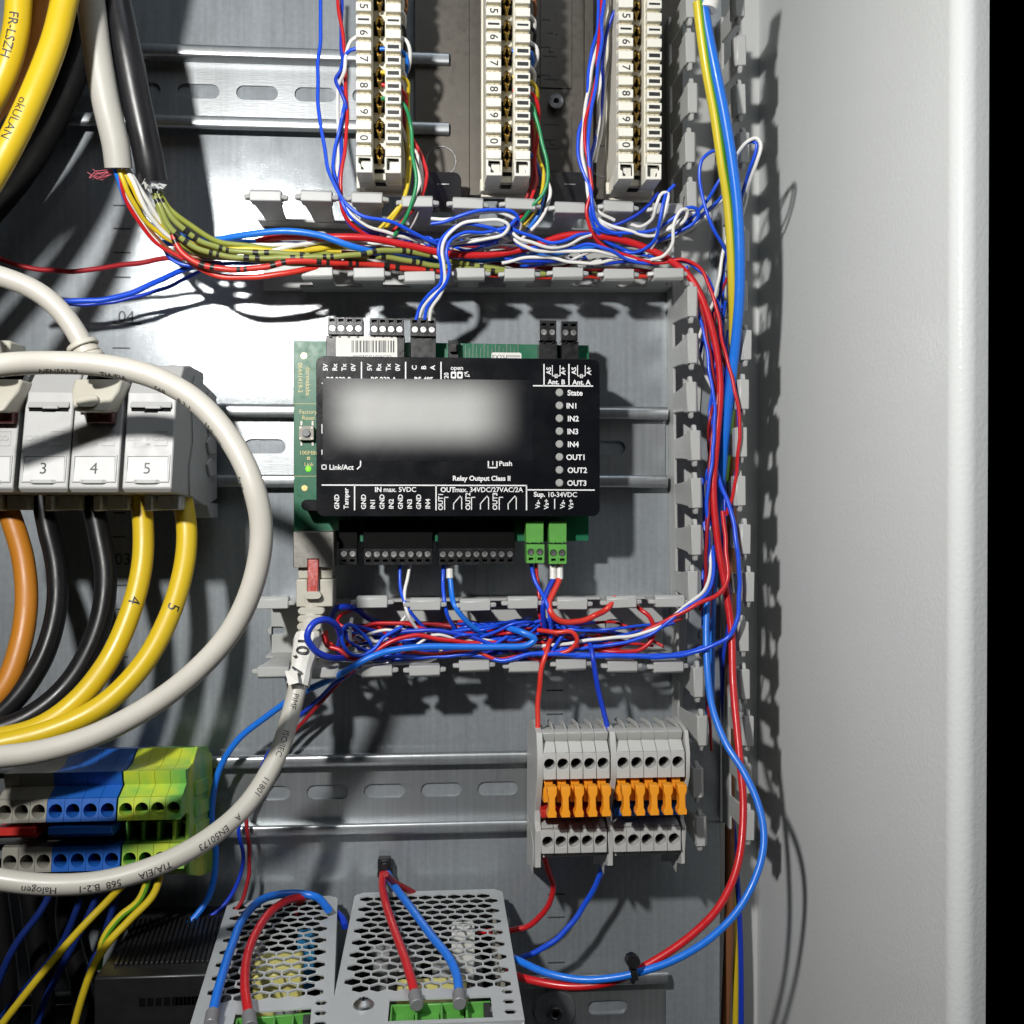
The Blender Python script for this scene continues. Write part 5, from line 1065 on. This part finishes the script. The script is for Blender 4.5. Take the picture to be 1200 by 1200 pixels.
# --- jumper loops above the upper duct
for lab, col, pts in (
    ("white jumper with its loose end sticking out left above the duct", "white", [(505, 257, 46), (520, 257, 46), (540, 254, 46), (562, 250, 47), (582, 249, 46), (600, 254, 45), (610, 262, 43), (604, 276, 39), (585, 286, 34)]),
    ("blue jumper with its loose end sticking out left above the duct", "blue", [(506, 262, 45), (520, 260, 46), (540, 252, 48), (562, 247, 49), (584, 246, 48), (602, 249, 47), (608, 257, 45), (598, 270, 42), (575, 284, 36)]),
    ("white wire looping over the duct's front and down to the three pole plug", "white", [(504, 375, 36), (506, 362, 38), (515, 346, 41), (522, 330, 43), (521, 312, 45), (518, 294, 46), (523, 278, 47), (540, 263, 48), (562, 258, 49), (583, 258, 49), (596, 265, 48), (590, 275, 46), (560, 281, 42), (528, 287, 38)]),
    ("blue wire on the left of the pair going down to the three pole plug", "blue", [(487, 375, 36), (492, 360, 37), (503, 345, 40), (516, 331, 43), (517, 312, 45), (514, 296, 46), (518, 280, 46), (532, 266, 46), (552, 263, 47), (575, 267, 47), (596, 272, 45), (607, 262, 43)]),
    ("blue wire on the right of the pair going down to the three pole plug", "blue", [(497, 375, 36), (501, 360, 38), (512, 345, 41), (523, 331, 44), (526, 314, 46), (523, 297, 47), (529, 281, 47), (546, 272, 47), (570, 272, 46), (595, 266, 47), (606, 257, 47)]),
    ("white wire on the left of the pair going down to the three pole plug", "white", [(491, 375, 35), (495, 361, 37), (507, 346, 40), (519, 333, 42), (520, 318, 44), (521, 296, 44), (527, 284, 44), (548, 276, 43), (575, 273, 42), (600, 281, 38)]),
    ("white jumper waving right from the loops along the duct", "white", [(596, 268, 44), (606, 279, 44), (625, 285, 43), (648, 290, 42), (665, 287, 42), (680, 279, 42), (692, 276, 40)]),
    ("blue jumper waving right from the loops along the duct", "blue", [(592, 262, 45), (608, 272, 45), (628, 279, 44), (645, 284, 44), (662, 282, 44), (678, 275, 43), (692, 274, 40)]),
    ("white jumper lying lower along the duct's middle", "white", [(598, 272, 40), (607, 284, 41), (625, 293, 41), (650, 295, 40), (672, 294, 40), (698, 294, 40), (722, 300, 38), (745, 306, 34)]),
    ("blue jumper lying lower along the duct's middle", "blue", [(600, 278, 40), (612, 290, 40), (640, 289, 41), (668, 290, 40), (690, 286, 40), (716, 294, 40), (738, 306, 36), (772, 309, 33)]),
    ("white jumper resting right behind the lower fingers", "white", [(588, 308, 36), (615, 303, 36), (645, 302, 36), (672, 307, 36), (700, 309, 36), (720, 304, 35)]),
    ("navy jumper resting right behind the lower fingers", "navy", [(592, 304, 35), (622, 306, 35), (655, 306, 34), (690, 309, 35), (735, 307, 34), (765, 310, 33)]),
    ("navy jumper under the left loops", "navy", [(512, 290, 34), (540, 286, 36), (566, 286, 37), (584, 279, 37), (592, 268, 38)]),
    ("blue jumper crossing from the left strip to the loops", "navy", [(440, 272, 30), (470, 274, 32), (500, 282, 32), (515, 290, 30)]),
    ("white jumper low under the left loops", "white", [(524, 288, 33), (545, 284, 36), (570, 278, 38), (586, 270, 40)]),
    ("long blue jumper running flat from the right strip to the loops", "blue", [(695, 266, 38), (715, 272, 38), (742, 273, 39), (766, 270, 40), (780, 262, 41), (796, 250, 43), (806, 243, 44), (816, 244, 44), (819, 251, 43), (812, 262, 41), (795, 272, 38), (770, 284, 34), (750, 296, 31)]),
    ("long white jumper running flat from the right strip to the loops", "white", [(696, 252, 38), (714, 264, 38), (735, 270, 39), (757, 277, 39), (775, 273, 39), (788, 264, 40), (800, 256, 41), (815, 249, 41), (817, 254, 40), (802, 268, 37), (780, 278, 34)]),
    ("tall white loop standing above the duct below the right strip", "white", [(738, 262, 34), (752, 266, 38), (764, 258, 42), (770, 240, 46), (776, 226, 47), (782, 226, 47), (780, 244, 46), (772, 266, 43), (768, 284, 39), (758, 298, 34)]),
    ("blue wire beside the tall white loop", "blue", [(790, 217, 46), (782, 226, 47), (776, 244, 47), (772, 264, 45), (768, 280, 41), (755, 292, 36), (740, 296, 33), (715, 286, 30)]),
    ("blue wire slanting up behind the tall white loop", "navy", [(700, 262, 34), (720, 264, 36), (745, 252, 38), (760, 240, 38), (772, 226, 34)]),
    ("white loop lying over the duct corner", "white", [(763, 305, 36), (778, 300, 40), (787, 286, 43), (790, 262, 45), (798, 247, 46), (806, 247, 45), (802, 258, 43), (784, 268, 40), (766, 274, 37)]),
    ("white wire reaching from the loops to the side duct", "white", [(772, 282, 34), (795, 275, 36), (815, 263, 38), (832, 250, 38), (846, 236, 36), (858, 222, 32)]),
    ("blue wire reaching from the loops to the side duct", "blue", [(760, 290, 35), (785, 276, 37), (806, 264, 38), (824, 250, 39), (836, 240, 38), (850, 228, 34)]),
    ("tall blue loop standing in the side duct beside the green and yellow cable", "blue", [(855, 305, 40), (849, 292, 44), (840, 276, 47), (832, 258, 48), (825, 236, 48), (819, 208, 49), (824, 186, 50), (838, 176, 51), (847, 182, 52), (847, 200, 51), (839, 218, 49), (831, 232, 46), (820, 246, 42), (802, 262, 38)]),
    ("white loop reaching over the side duct's edge towards the painted wall", "white", [(861, 214, 34), (862, 198, 44), (866, 178, 56), (877, 165, 60), (886, 161, 61), (891, 170, 62), (887, 190, 60), (879, 213, 54), (874, 232, 44), (870, 250, 36), (866, 280, 30)]),
    ("blue loop inside the white loop at the side duct's edge", "blue", [(858, 206, 34), (862, 188, 44), (869, 173, 54), (879, 165, 58), (887, 168, 60), (885, 181, 59), (879, 197, 56), (873, 215, 48), (869, 236, 40), (866, 262, 32)]),
    ("white wire dropping between the side duct's cables", "white", [(856, 262, 40), (852, 278, 42), (848, 294, 43), (844, 312, 43), (841, 332, 42), (836, 356, 38), (824, 380, 34), (817, 405, 31), (824, 430, 29), (834, 455, 26)]),
    ("navy wire beside the white one dropping in the side duct", "navy", [(858, 272, 38), (854, 290, 40), (849, 308, 41), (846, 325, 40), (842, 350, 36), (828, 385, 32), (820, 415, 28)])):
    w(lab, col, 0.72, pts, G3)
# --- side duct
sh = wire("cream sheath end at the top of the side duct around two thick cores", "white", 3.9, [(846, -60, 60), (836, -22, 60), (829, 12, 60)], None, "cable_sheath", "cable", 18)
w("thick green and yellow earth wire running down the side duct", "earth_wire", 2.15, [(818, 2, 61), (821, 30, 60), (828, 80, 58), (838, 135, 55), (846, 190, 52), (853, 235, 49), (857, 285, 46), (859, 335, 42), (860, 390, 34), (858, 450, 24), (852, 520, 16), (846, 600, 12)], G4)
w("thick blue wire running down the side duct in front of the earth wire", "light_blue", 2.1, [(823, -4, 61), (829, 35, 60), (839, 85, 59), (850, 140, 57), (858, 190, 55), (864, 240, 53), (867, 300, 50), (866, 355, 46), (860, 420, 40), (852, 488, 34), (845, 560, 28), (838, 640, 24), (834, 700, 22), (832, 780, 22), (832, 840, 22)], G4)
w("blue wire leaving the side duct in a wide arc towards the power supplies", "light_blue", 1.4, [(845, 520, 22), (836, 640, 28), (828, 720, 36), (829, 785, 44), (835, 830, 52), (851, 872, 60), (870, 902, 66), (887, 938, 72), (895, 975, 77), (891, 1012, 81), (868, 1062, 85), (833, 1099, 88), (790, 1125, 90), (750, 1139, 90), (718, 1146, 88), (680, 1148, 85), (640, 1140, 80), (608, 1126, 72), (590, 1118, 64)], G4)
for lab, col, r, pts in (
    ("red wire running down the middle of the side duct", "dark_red", s_, [(806, 316, 36), (818, 345, 37), (829, 398, 36), (838, 455, 35), (834, 520, 36), (830, 585, 37), (828, 640, 37), (826, 690, 34), (820, 715, 30)]),
    ("blue wire against the left fingers of the side duct", "blue", s_, [(804, 312, 34), (814, 350, 35), (828, 402, 36), (831, 438, 37), (838, 478, 38), (835, 530, 38), (829, 582, 38), (830, 634, 36), (826, 680, 33), (821, 706, 30)]),
    ("blue wire leaving the side duct low and sweeping left over the lower duct", "blue", m_, [(838, 545, 30), (847, 575, 36), (858, 605, 41), (864, 640, 44), (866, 690, 45), (864, 728, 46), (852, 748, 45), (832, 758, 44), (806, 766, 42), (770, 770, 41), (720, 769, 41), (670, 768, 40), (635, 766, 38), (612, 774, 34)]),
    ("blue wire behind the thick blue one in the side duct", "navy", s_, [(846, 540, 26), (850, 600, 30), (847, 640, 30), (853, 680, 32), (855, 720, 30), (846, 780, 24)]),
    ("red wire turning from the side duct into the lower duct", "red", m_, [(846, 600, 36), (851, 640, 41), (852, 680, 44), (842, 696, 45), (820, 707, 45), (790, 722, 43), (760, 738, 40), (738, 752, 38), (715, 760, 36), (690, 757, 36), (660, 761, 36), (640, 772, 36), (624, 771, 36), (597, 761, 34)]),
    ("blue wire turning from the side duct into the lower duct above the red one", "blue", s_, [(836, 640, 34), (836, 672, 40), (826, 698, 43), (806, 712, 44), (785, 727, 43), (760, 744, 41), (730, 754, 40), (700, 757, 38), (665, 762, 38), (622, 767, 37), (592, 776, 34), (565, 765, 32), (540, 752, 30)]),
    ("white wire with the pair turning into the lower duct", "white", s_, [(831, 622, 32), (833, 662, 36), (825, 692, 40), (804, 710, 42), (778, 731, 42), (742, 745, 40), (690, 750, 38), (640, 757, 37), (577, 757, 34), (540, 750, 31), (505, 744, 28)]),
    ("white wire glimpsed between the cables of the side duct", "white", s_, [(828, 600, 28), (833, 625, 31), (832, 655, 32), (828, 678, 32)]),
    ("thin blue wire near the left fingers low in the side duct", "blue", s_, [(822, 560, 24), (826, 610, 30), (827, 660, 33), (828, 690, 34), (822, 704, 33)])):
    w(lab, col, r, pts, G4)
w("thick brown wire behind the cables of the side duct down to the bottom edge", "brown", 2.3, [(862, 380, 12), (860, 460, 14), (858, 560, 14), (857, 660, 14), (856, 780, 10), (855, 900, 2), (855, 1000, -6), (854, 1100, -10), (850, 1200, -12), (848, 1270, -12)], G4)
w("yellow wire between the brown and navy ones at the bottom of the cabinet corner", "wire_yellow", 1.5, [(852, 740, 4), (856, 850, -4), (858, 950, -10), (860, 1060, -14), (862, 1140, -14), (861, 1270, -14)], G4)
w("navy wire nearest the painted wall at the bottom", "navy", 1.5, [(846, 760, 6), (850, 860, 0), (858, 960, -8), (866, 1070, -14), (868, 1140, -14), (868, 1270, -14)], G4)
# --- lower duct: loops and tangle
for lab, col, r, pts in (
    ("thick blue loop coiled against the network plug's boot at the left", "navy", 1.35, [(490, 768, 26), (440, 771, 33), (407, 771, 37), (384, 770, 47), (367, 760, 53), (360, 745, 55), (367, 731, 54), (381, 726, 50), (394, 733, 45), (399, 747, 39), (396, 762, 31), (402, 768, 28)]),
    ("blue coil in the middle of the tangle at the lower duct's left end", "blue", s_, [(470, 735, 36), (449, 748, 40), (440, 760, 41), (424, 768, 41), (410, 765, 41), (401, 752, 41), (401, 738, 41), (408, 732, 41), (418, 737, 40), (432, 750, 39), (436, 758, 36)]),
    ("second blue coil deeper in the tangle", "navy", s_, [(478, 758, 34), (448, 764, 37), (424, 760, 38), (409, 750, 38), (405, 738, 38), (414, 734, 37), (440, 740, 33)]),
    ("bright blue cable crossing the lower duct and leaving over its front edge", "light_blue", 1.35, [(596, 736, 36), (612, 741, 41), (627, 749, 42), (618, 756, 42), (585, 758, 42), (540, 758, 42), (495, 758, 43), (456, 763, 43), (430, 772, 44), (408, 785, 43), (385, 797, 34), (348, 815, 26), (312, 840, 22), (278, 868, 20), (256, 905, 18), (248, 955, 17), (253, 1005, 18), (244, 1052, 22), (212, 1092, 28), (180, 1118, 32)]),
    ("red wire curving below the thick blue loop", "red", m_, [(378, 744, 34), (384, 757, 37), (398, 762, 38), (410, 771, 39), (425, 770, 40), (455, 753, 40), (485, 745, 39), (520, 750, 38), (560, 753, 36), (590, 752, 34)]),
    ("short red wire glowing inside the thick blue loop", "bright_red", m_, [(381, 740, 26), (384, 752, 30), (396, 758, 33), (408, 754, 34), (414, 744, 34), (428, 738, 34), (455, 738, 24), (490, 742, 10)]),
    ("red loop sagging below the green plugs in the lower duct", "bright_red", m_, [(630, 738, 36), (652, 741, 41), (670, 741, 42), (677, 750, 42), (670, 760, 41), (650, 766, 40), (640, 763, 38), (635, 752, 34)]),
    ("red wire coming through the last gap and curling down right", "red", m_, [(746, 708, 30), (750, 714, 36), (762, 724, 38), (767, 737, 38), (763, 752, 38), (748, 762, 38), (718, 763, 37), (690, 760, 33)]),
    ("blue wire crossing under the green plugs' red loop", "blue", s_, [(645, 766, 38), (654, 750, 39), (662, 738, 39), (655, 730, 38), (636, 727, 34), (600, 742, 30), (570, 746, 28)]),
    ("blue wire low along the lower duct's front edge", "blue", m_, [(830, 757, 40), (800, 766, 40), (745, 768, 41), (690, 768, 40), (650, 766, 41), (618, 767, 41), (590, 775, 40), (572, 770, 38), (545, 766, 36), (500, 770, 32), (460, 773, 30)]),
    ("white wire along the lower duct's front edge left of the middle", "white", s_, [(370, 767, 28), (404, 774, 32), (440, 777, 30), (478, 776, 32), (505, 773, 34), (514, 768, 36), (518, 762, 34)]),
    ("navy wire beneath the bright blue cable", "navy", 1.2, [(440, 770, 32), (480, 764, 34), (520, 765, 34), (560, 766, 32), (600, 762, 30)]),
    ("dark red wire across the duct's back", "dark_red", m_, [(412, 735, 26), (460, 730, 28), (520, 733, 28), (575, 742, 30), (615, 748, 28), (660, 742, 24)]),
    ("red wire from the tangle climbing towards the controller gaps", "red", s_, [(412, 716, 12), (400, 721, 26), (396, 730, 35), (410, 736, 36), (440, 731, 34), (480, 732, 34), (530, 745, 34), (560, 740, 32), (590, 738, 30)]),
    ("blue wire bent at the left under the network plug", "navy", 1.3, [(388, 726, 22), (392, 715, 26), (405, 711, 30), (418, 714, 32), (428, 722, 28), (445, 730, 18), (470, 738, 8)]),
    ("white wire standing up in the tangle", "white", s_, [(412, 724, 36), (410, 738, 39), (411, 752, 38), (420, 758, 36), (428, 762, 34)]),
    ("white wire slanting across the tangle", "white", s_, [(430, 737, 30), (440, 752, 33), (452, 748, 32), (466, 735, 28), (474, 722, 26)]),
    ("navy wire over the duct's middle", "navy", m_, [(455, 742, 34), (500, 738, 36), (545, 745, 36), (580, 756, 36), (620, 764, 34)]),
    ("blue wire rising to the gap in front of the long terminal", "blue", s_, [(440, 752, 30), (500, 748, 34), (540, 738, 34), (575, 734, 33), (600, 728, 26), (622, 724, 10)]),
    ("red wire at the back of the lower duct's right half", "dark_red", s_, [(560, 740, 24), (620, 736, 26), (680, 738, 26), (740, 744, 26), (800, 724, 28)]),
    ("navy wire at the back of the lower duct's right half", "navy", s_, [(590, 730, 24), (650, 733, 26), (700, 738, 26), (745, 744, 28), (790, 730, 30)]),
    ("white wire peeping out between red and blue in the middle", "white", s_, [(470, 738, 32), (495, 744, 34), (530, 752, 35), (565, 750, 34), (600, 758, 32)]),
    ("red wire crossing low in the middle of the lower duct", "bright_red", s_, [(470, 764, 36), (510, 766, 37), (555, 764, 38), (585, 772, 39), (610, 768, 37)]),
    ("blue wire crossing low in the middle of the lower duct", "blue", s_, [(450, 768, 36), (495, 770, 37), (540, 768, 38), (566, 761, 38), (590, 748, 36), (615, 733, 32)]),
    ("dark blue wire in the depth of the tangle", "navy", m_, [(410, 745, 18), (450, 750, 20), (500, 745, 20), (560, 750, 20)])):
    w(lab, col, r, pts, G5)
# --- the rest of the tangle: thin wires nothing tells apart
rnd = random.Random(21)
def tangle(label, col, n, y0, y1, x0, x1, d0, d1, grp, r=0.62):
    for k in range(n):
        a = rnd.uniform(x0, x0+(x1-x0)*.45); b = rnd.uniform(a+(x1-x0)*.3, x1); m = rnd.randint(5, 7); pts = []
        for i in range(m):
            f = i/(m-1); x = a+(b-a)*f; yc = y0+(y1-y0)*(x-x0)/(x1-x0)
            pts.append((x, yc+rnd.uniform(-16, 16), rnd.uniform(d0, d1)))
        w(label, col, r, pts, grp)
def tangle2(label, col, n, grp, r=0.66):
    for k in range(n):
        a = rnd.uniform(300, 420); b = rnd.uniform(600, 880); m = rnd.randint(6, 8)
        w(label, col, r, [(838+8*sin((a+(b-a)*i/(m-1))/170)+rnd.uniform(-9, 10), a+(b-a)*i/(m-1), rnd.uniform(16, 38)) for i in range(m)], grp)
tangle("thin blue wire deep in the lower duct's tangle", "blue", 10, 746, 744, 385, 790, 10, 39, "thin blue wires deep in the lower duct")
tangle("thin navy wire deep in the lower duct's tangle", "navy", 5, 746, 746, 385, 780, 8, 34, "thin navy wires deep in the lower duct")
tangle("thin red wire deep in the lower duct's tangle", "red", 8, 746, 744, 390, 790, 10, 38, "thin red wires deep in the lower duct")
tangle("thin white wire deep in the lower duct's tangle", "white", 4, 748, 746, 400, 700, 14, 38, "thin white wires deep in the lower duct")
tangle2("thin blue wire running deep in the side duct", "blue", 5, "thin blue wires deep in the side duct")
tangle2("thin red wire running deep in the side duct", "dark_red", 3, "thin red wires deep in the side duct")
tangle("thin blue wire deep in the upper duct's bundle", "blue", 5, 292, 300, 420, 800, 8, 34, "thin blue wires deep in the upper duct")
tangle("thin white wire deep in the upper duct's bundle", "white", 4, 288, 300, 420, 790, 8, 34, "thin white wires deep in the upper duct")
tangle("thin red wire deep in the upper duct's bundle", "dark_red", 3, 296, 306, 360, 790, 8, 30, "thin red wires deep in the upper duct")
# --- controller lower wires
def ferrule(o, col, a, b, r):
    mb = MB(); mb.tube([W(*a), (W(*a)+W(*b))/2, W(*b)], r, 10); mb.build("ferrule", col, o, bevel=0.15)
for lab, col, r, pts in (
    ("blue wire leaving the eight pole terminal beside a white one", "blue", .72, [(470, 660, 31), (469, 676, 32), (470, 692, 34), (476, 708, 37), (484, 722, 36), (500, 738, 32)]),
    ("white wire leaving the eight pole terminal beside a blue one", "white", .72, [(481, 660, 31), (478, 676, 32), (475, 692, 34), (474, 708, 37), (478, 722, 38), (490, 738, 34)]),
    ("thin blue wire leaving the nine pole terminal at its left end", "blue", .8, [(520, 660, 31), (519, 680, 32), (520, 704, 36), (524, 720, 36), (534, 738, 32)])):
    w(lab, col, r, pts, G6)
o = w("blue wire with a white ferrule under the nine pole terminal", "light_blue", 1.1, [(527, 660, 31), (527, 676, 32), (529, 694, 34), (533, 710, 38), (541, 722, 38), (560, 738, 34), (580, 746, 30)], G6); ferrule(o, "white", (527, 663, 31.2), (527, 678, 32.2), 1.45)
o = w("blue wire under the left green plug crossing to the right", "blue", .85, [(622, 658, 32), (626, 676, 33), (634, 694, 36), (640, 708, 40), (644, 722, 40), (646, 745, 36), (644, 765, 34)], G6)
o = w("thin red wire under the left green plug", "red", .7, [(629, 658, 31), (630, 680, 32), (631, 700, 34), (633, 722, 34), (640, 745, 30)], G6)
o = w("blue wire with a white ferrule under the right green plug", "navy", 1.1, [(648, 660, 32), (648, 678, 33), (641, 692, 36), (636, 706, 38), (637, 722, 37), (640, 745, 32)], G6); ferrule(o, "white", (648, 663, 32.2), (648, 679, 33), 1.4)
o = w("red wire with a white ferrule under the right green plug, bending right behind the fingers", "bright_red", 1.25, [(656, 660, 32), (655, 678, 33), (648, 694, 36), (643, 708, 39), (647, 720, 41), (660, 729, 40), (680, 728, 37), (698, 720, 36), (710, 714, 40), (722, 700, 38)], G6); ferrule(o, "white", (656, 663, 32.2), (656, 679, 33), 1.4)
w("red wire dropping from the lower duct into the left terminal bank", "bright_red", 1.05, [(648, 745, 34), (640, 764, 41), (634, 784, 42), (632, 812, 42), (630, 838, 43), (629.5, 856, 44)], G6)
w("blue wire dropping from the lower duct into the divider between the terminal banks", "navy", 1.05, [(690, 752, 36), (694, 768, 41), (697, 786, 42), (704, 818, 42), (709, 842, 43), (712, 855, 44)], G6)
w("red wire coming out under the left terminal bank and curving left", "red", 1.2, [(636, 1000, 30), (644, 1022, 28), (648, 1040, 26), (642, 1062, 24), (624, 1082, 22), (602, 1090, 20), (560, 1092, 18)], G6)
w("blue wire coming out under the terminal banks and curving left", "blue", 1.2, [(709, 1000, 30), (704, 1022, 28), (690, 1052, 26), (670, 1082, 26), (642, 1108, 26), (612, 1122, 24), (580, 1130, 22)], G6)
# --- lower left
w("red wire crossing in from the left edge to the fanned bundle", "dark_red", 1.0, [(-40, 290, 30), (0, 303, 30), (30, 313, 30), (70, 318, 30), (130, 313, 31), (195, 303, 34), (230, 304, 36)], G7)
w("blue wire from behind the grey cable up to the fanned bundle", "blue", 1.15, [(20, 330, 40), (65, 351, 30), (110, 352, 26), (150, 344, 26), (190, 328, 28), (228, 312, 34), (260, 310, 36)], G7)
w("thin grey blue wire under the blue one from the left", "navy", .8, [(20, 338, 36), (70, 355, 22), (130, 354, 18), (180, 342, 18), (236, 318, 26)], G7)
w("red wire hanging below the lower duct behind the grey network cable", "dark_red", .85, [(430, 776, 30), (412, 787, 30), (392, 806, 20), (350, 852, 14), (316, 895, 12), (290, 940, 12), (291, 990, 14), (291, 1030, 16), (280, 1062, 18), (245, 1085, 22), (216, 1100, 26), (208, 1118, 28)], G7)
w("thin navy wire hanging below the lower duct beside the red one", "navy", .85, [(440, 778, 30), (408, 790, 28), (372, 820, 18), (340, 850, 14), (312, 888, 12), (295, 932, 12), (280, 966, 13), (285, 1006, 14), (272, 1048, 16), (246, 1074, 20), (220, 1088, 24)], G7)
w("ochre wire slanting down to the bottom left corner", "wire_yellow", 1.5, [(160, 1020, 40), (128, 1054, 40), (95, 1088, 44), (60, 1128, 48), (15, 1184, 52), (-20, 1230, 54)], G7)
w("earth wire dropping from the green and yellow terminals, upper one", "earth_wire", 1.5, [(180, 1010, 44), (163, 1055, 46), (140, 1075, 48), (122, 1100, 50), (115, 1135, 50)], G7)
w("yellow side of the second earth wire dropping beside the first", "wire_yellow", 1.5, [(192, 1010, 44), (180, 1048, 47), (152, 1078, 50), (126, 1106, 53), (110, 1132, 54), (96, 1170, 54), (80, 1230, 54)], G7)
for lab, pts in (("shade-darkened blue wire at the bottom left", [(70, 1020, 40), (50, 1064, 42), (18, 1108, 44), (-5, 1160, 44), (-20, 1220, 44)]),
                 ("shade-darkened blue wire to the right of the ochre one in the shade", [(124, 1020, 30), (106, 1068, 32), (74, 1130, 34), (50, 1180, 36), (36, 1240, 36)]),
                 ("shade-darkened blue wire under the grey cable in the shade", [(104, 1024, 26), (92, 1060, 28), (70, 1110, 28), (20, 1170, 28), (-20, 1220, 28)]),
                 ("shade-darkened blue wire left of the black ribbed unit", [(140, 1040, 24), (124, 1090, 26), (104, 1140, 30), (88, 1200, 32), (84, 1250, 32)])):
    w(lab, "shade_blue", 1.4, pts, G7)  # wires drawn darker than the other blues to stand for shade
for lab, pts in (("black cable in the dark bottom left corner", [(30, 1010, 20), (40, 1080, 22), (50, 1150, 24), (50, 1250, 24)]), ("black cable at the left edge below the grey terminals", [(-10, 1010, 20), (0, 1080, 22), (8, 1150, 24), (10, 1250, 24)]), ("black cable behind the blue wires at the bottom left", [(86, 1000, 14), (78, 1080, 14), (96, 1160, 16), (100, 1250, 16)])):
    w(lab, "black_cable", 4.5, pts, G7)
mb = MB(); a = W(196, 1108, 32); mb.tube([W(192, 1106, 30), W(195, 1112, 31), W(196, 1120, 31)], 1.5, 10); tag(mb.build("ferrule", "ferrule_grey", loc=a), "grey ferrule on the black ribbed unit under the blue wire", "ferrule")
# --- power supply wires and ties
def zp(px, py): return W(px, py, 0)
def on_psu(px, py, h):      # point on the cover's plane seen at that pixel, h mm above it
    v = RM @ Vector(((px-600)/FPX, -(py-600)/FPX, -1)); t = (PZ+h)/v.z; return (px, py, DIST-v.y*t)
G8 = "wires on the power supplies"
def pw(lab, col, r, P, fer):
    pts = [on_psu(*p) if len(p) == 3 and p[2] < 20 else (p[0], p[1], p[2]-100) for p in P]
    o = w(lab, col, r, pts, G8)
    a, b = pts[-2], pts[-1]
    mb = MB(); p, q = PATHS[o.name][-5], PATHS[o.name][-1]; u = (q-p).normalized(); mb.tube([q-u*1.5, q+u*1.5, q+u*5.0], lambda f: 2.3, 14); mb.build("ferrule", "ferrule_grey", o, bevel=0.3)
    return o
pw("red wire lying on the wide power supply from the cable tie to its terminal", "red", 1.65, [(449, 1020, 8), (448, 1038, 6), (453, 1062, 5), (463, 1092, 4.5), (475, 1125, 4), (483, 1152, 3), (486.5, 1168, 2)], 1)
pw("blue wire lying on the wide power supply from the cable tie to its terminal", "light_blue", 1.65, [(453, 1022, 8), (462, 1038, 6), (480, 1062, 5), (505, 1096, 4.5), (527, 1124, 4), (536, 1146, 3), (538, 1167, 2)], 1)
pw("blue wire arching over the narrow power supply", "light_blue", 1.65, [(385, 1066, 2), (370, 1051, 3), (345, 1047, 4.5), (312, 1052, 5), (288, 1072, 5), (272, 1108, 5), (260, 1145, 4.5), (252, 1175, 3), (249, 1190, 2)], 1)
pw("red wire curving over the narrow power supply", "red", 1.65, [(362, 1050, 2), (340, 1054, 4), (320, 1066, 5), (302, 1090, 5), (290, 1120, 4.5), (287, 1155, 4), (290, 1180, 3), (292, 1192, 2)], 1)
w("dark red wire behind the cable tie at the wide power supply", "dark_red", 1.4, [(452, 1024, 28), (462, 1034, 20), (480, 1044, 12), (500, 1056, 6)], G8)
w("dark red wire entering the narrow power supply's top edge", "dark_red", 1.4, [(356, 1052, 12), (350, 1060, 16), (345, 1072, 20)], G8)
w("blue wire glimpsed between the two power supplies", "navy", 1.5, [(392, 1068, 20), (402, 1078, 26), (404, 1086, 30)], G8)
c = W(*on_psu(451, 1015, 10)); mb = MB(); mb.box(c.x-3.0, c.x+2.6, c.y-3.5, c.y+2.5, c.z-2.2, c.z+3.6); mb.box(c.x-2.0, c.x+1.8, c.y+2.4, c.y+3.4, c.z-1.2, c.z+2.6); mb.box(c.x-3.2, c.x+3.4, c.y-3, c.y+2, c.z-4.5, c.z-2.0)
tag(mb.build("cable_tie", "tie_black", loc=c, bevel=0.5), "black cable tie head standing above the wide power supply's far edge", "cable tie", "black cable ties")
c = W(741, 1132, 92); mb = MB(); mb.cyl((c.x, c.y-2.5, c.z+1.5), (0, 1, .2), 2.6, 5.5, 8); mb.obox((c.x-.4, c.y, c.z+2), (c.x+.8, c.y+1, c.z-4.5), 2.4, 2.0)
mb.tube([W(741, 1134, 91)+Vector((0, 3.2*cos(a), -1.5+3.6*sin(a))) for a in [2*pi*i/14 for i in range(15)]], .8, 6)
tag(mb.build("cable_tie", "tie_black", loc=c, bevel=0.3), "black cable tie holding the red and blue wires in the open at the lower right", "cable tie", "black cable ties")
# washer screw on the lowest rail
c = W(650, 1184, 2); t = thing("rail_screw", "large washer and screw fixing the bottom rail beside the wide power supply", "screw", tuple(c))
mb = MB(); mb.sheet(circ(c.x, c.z, 9.0, 30), [circ(c.x, c.z, 2.0, 12)], FXZ, 1.25, 2.6); mb.build("washer", "zinc", t, bevel=0.4, seg=2)
mb = MB(); mb.sheet(circ(c.x, c.z, 3.6, 6), [circ(c.x, c.z, 1.6, 8)], FXZ, 2.6, 6); mb.well(circ(c.x, c.z, 1.6, 8), FXZ, 5.9, 3); mb.build("head", "dark_steel", t, bevel=0.4)
for o in bpy.data.objects:
    for k in ("_loc", "_path"):
        if k in o: del o[k]
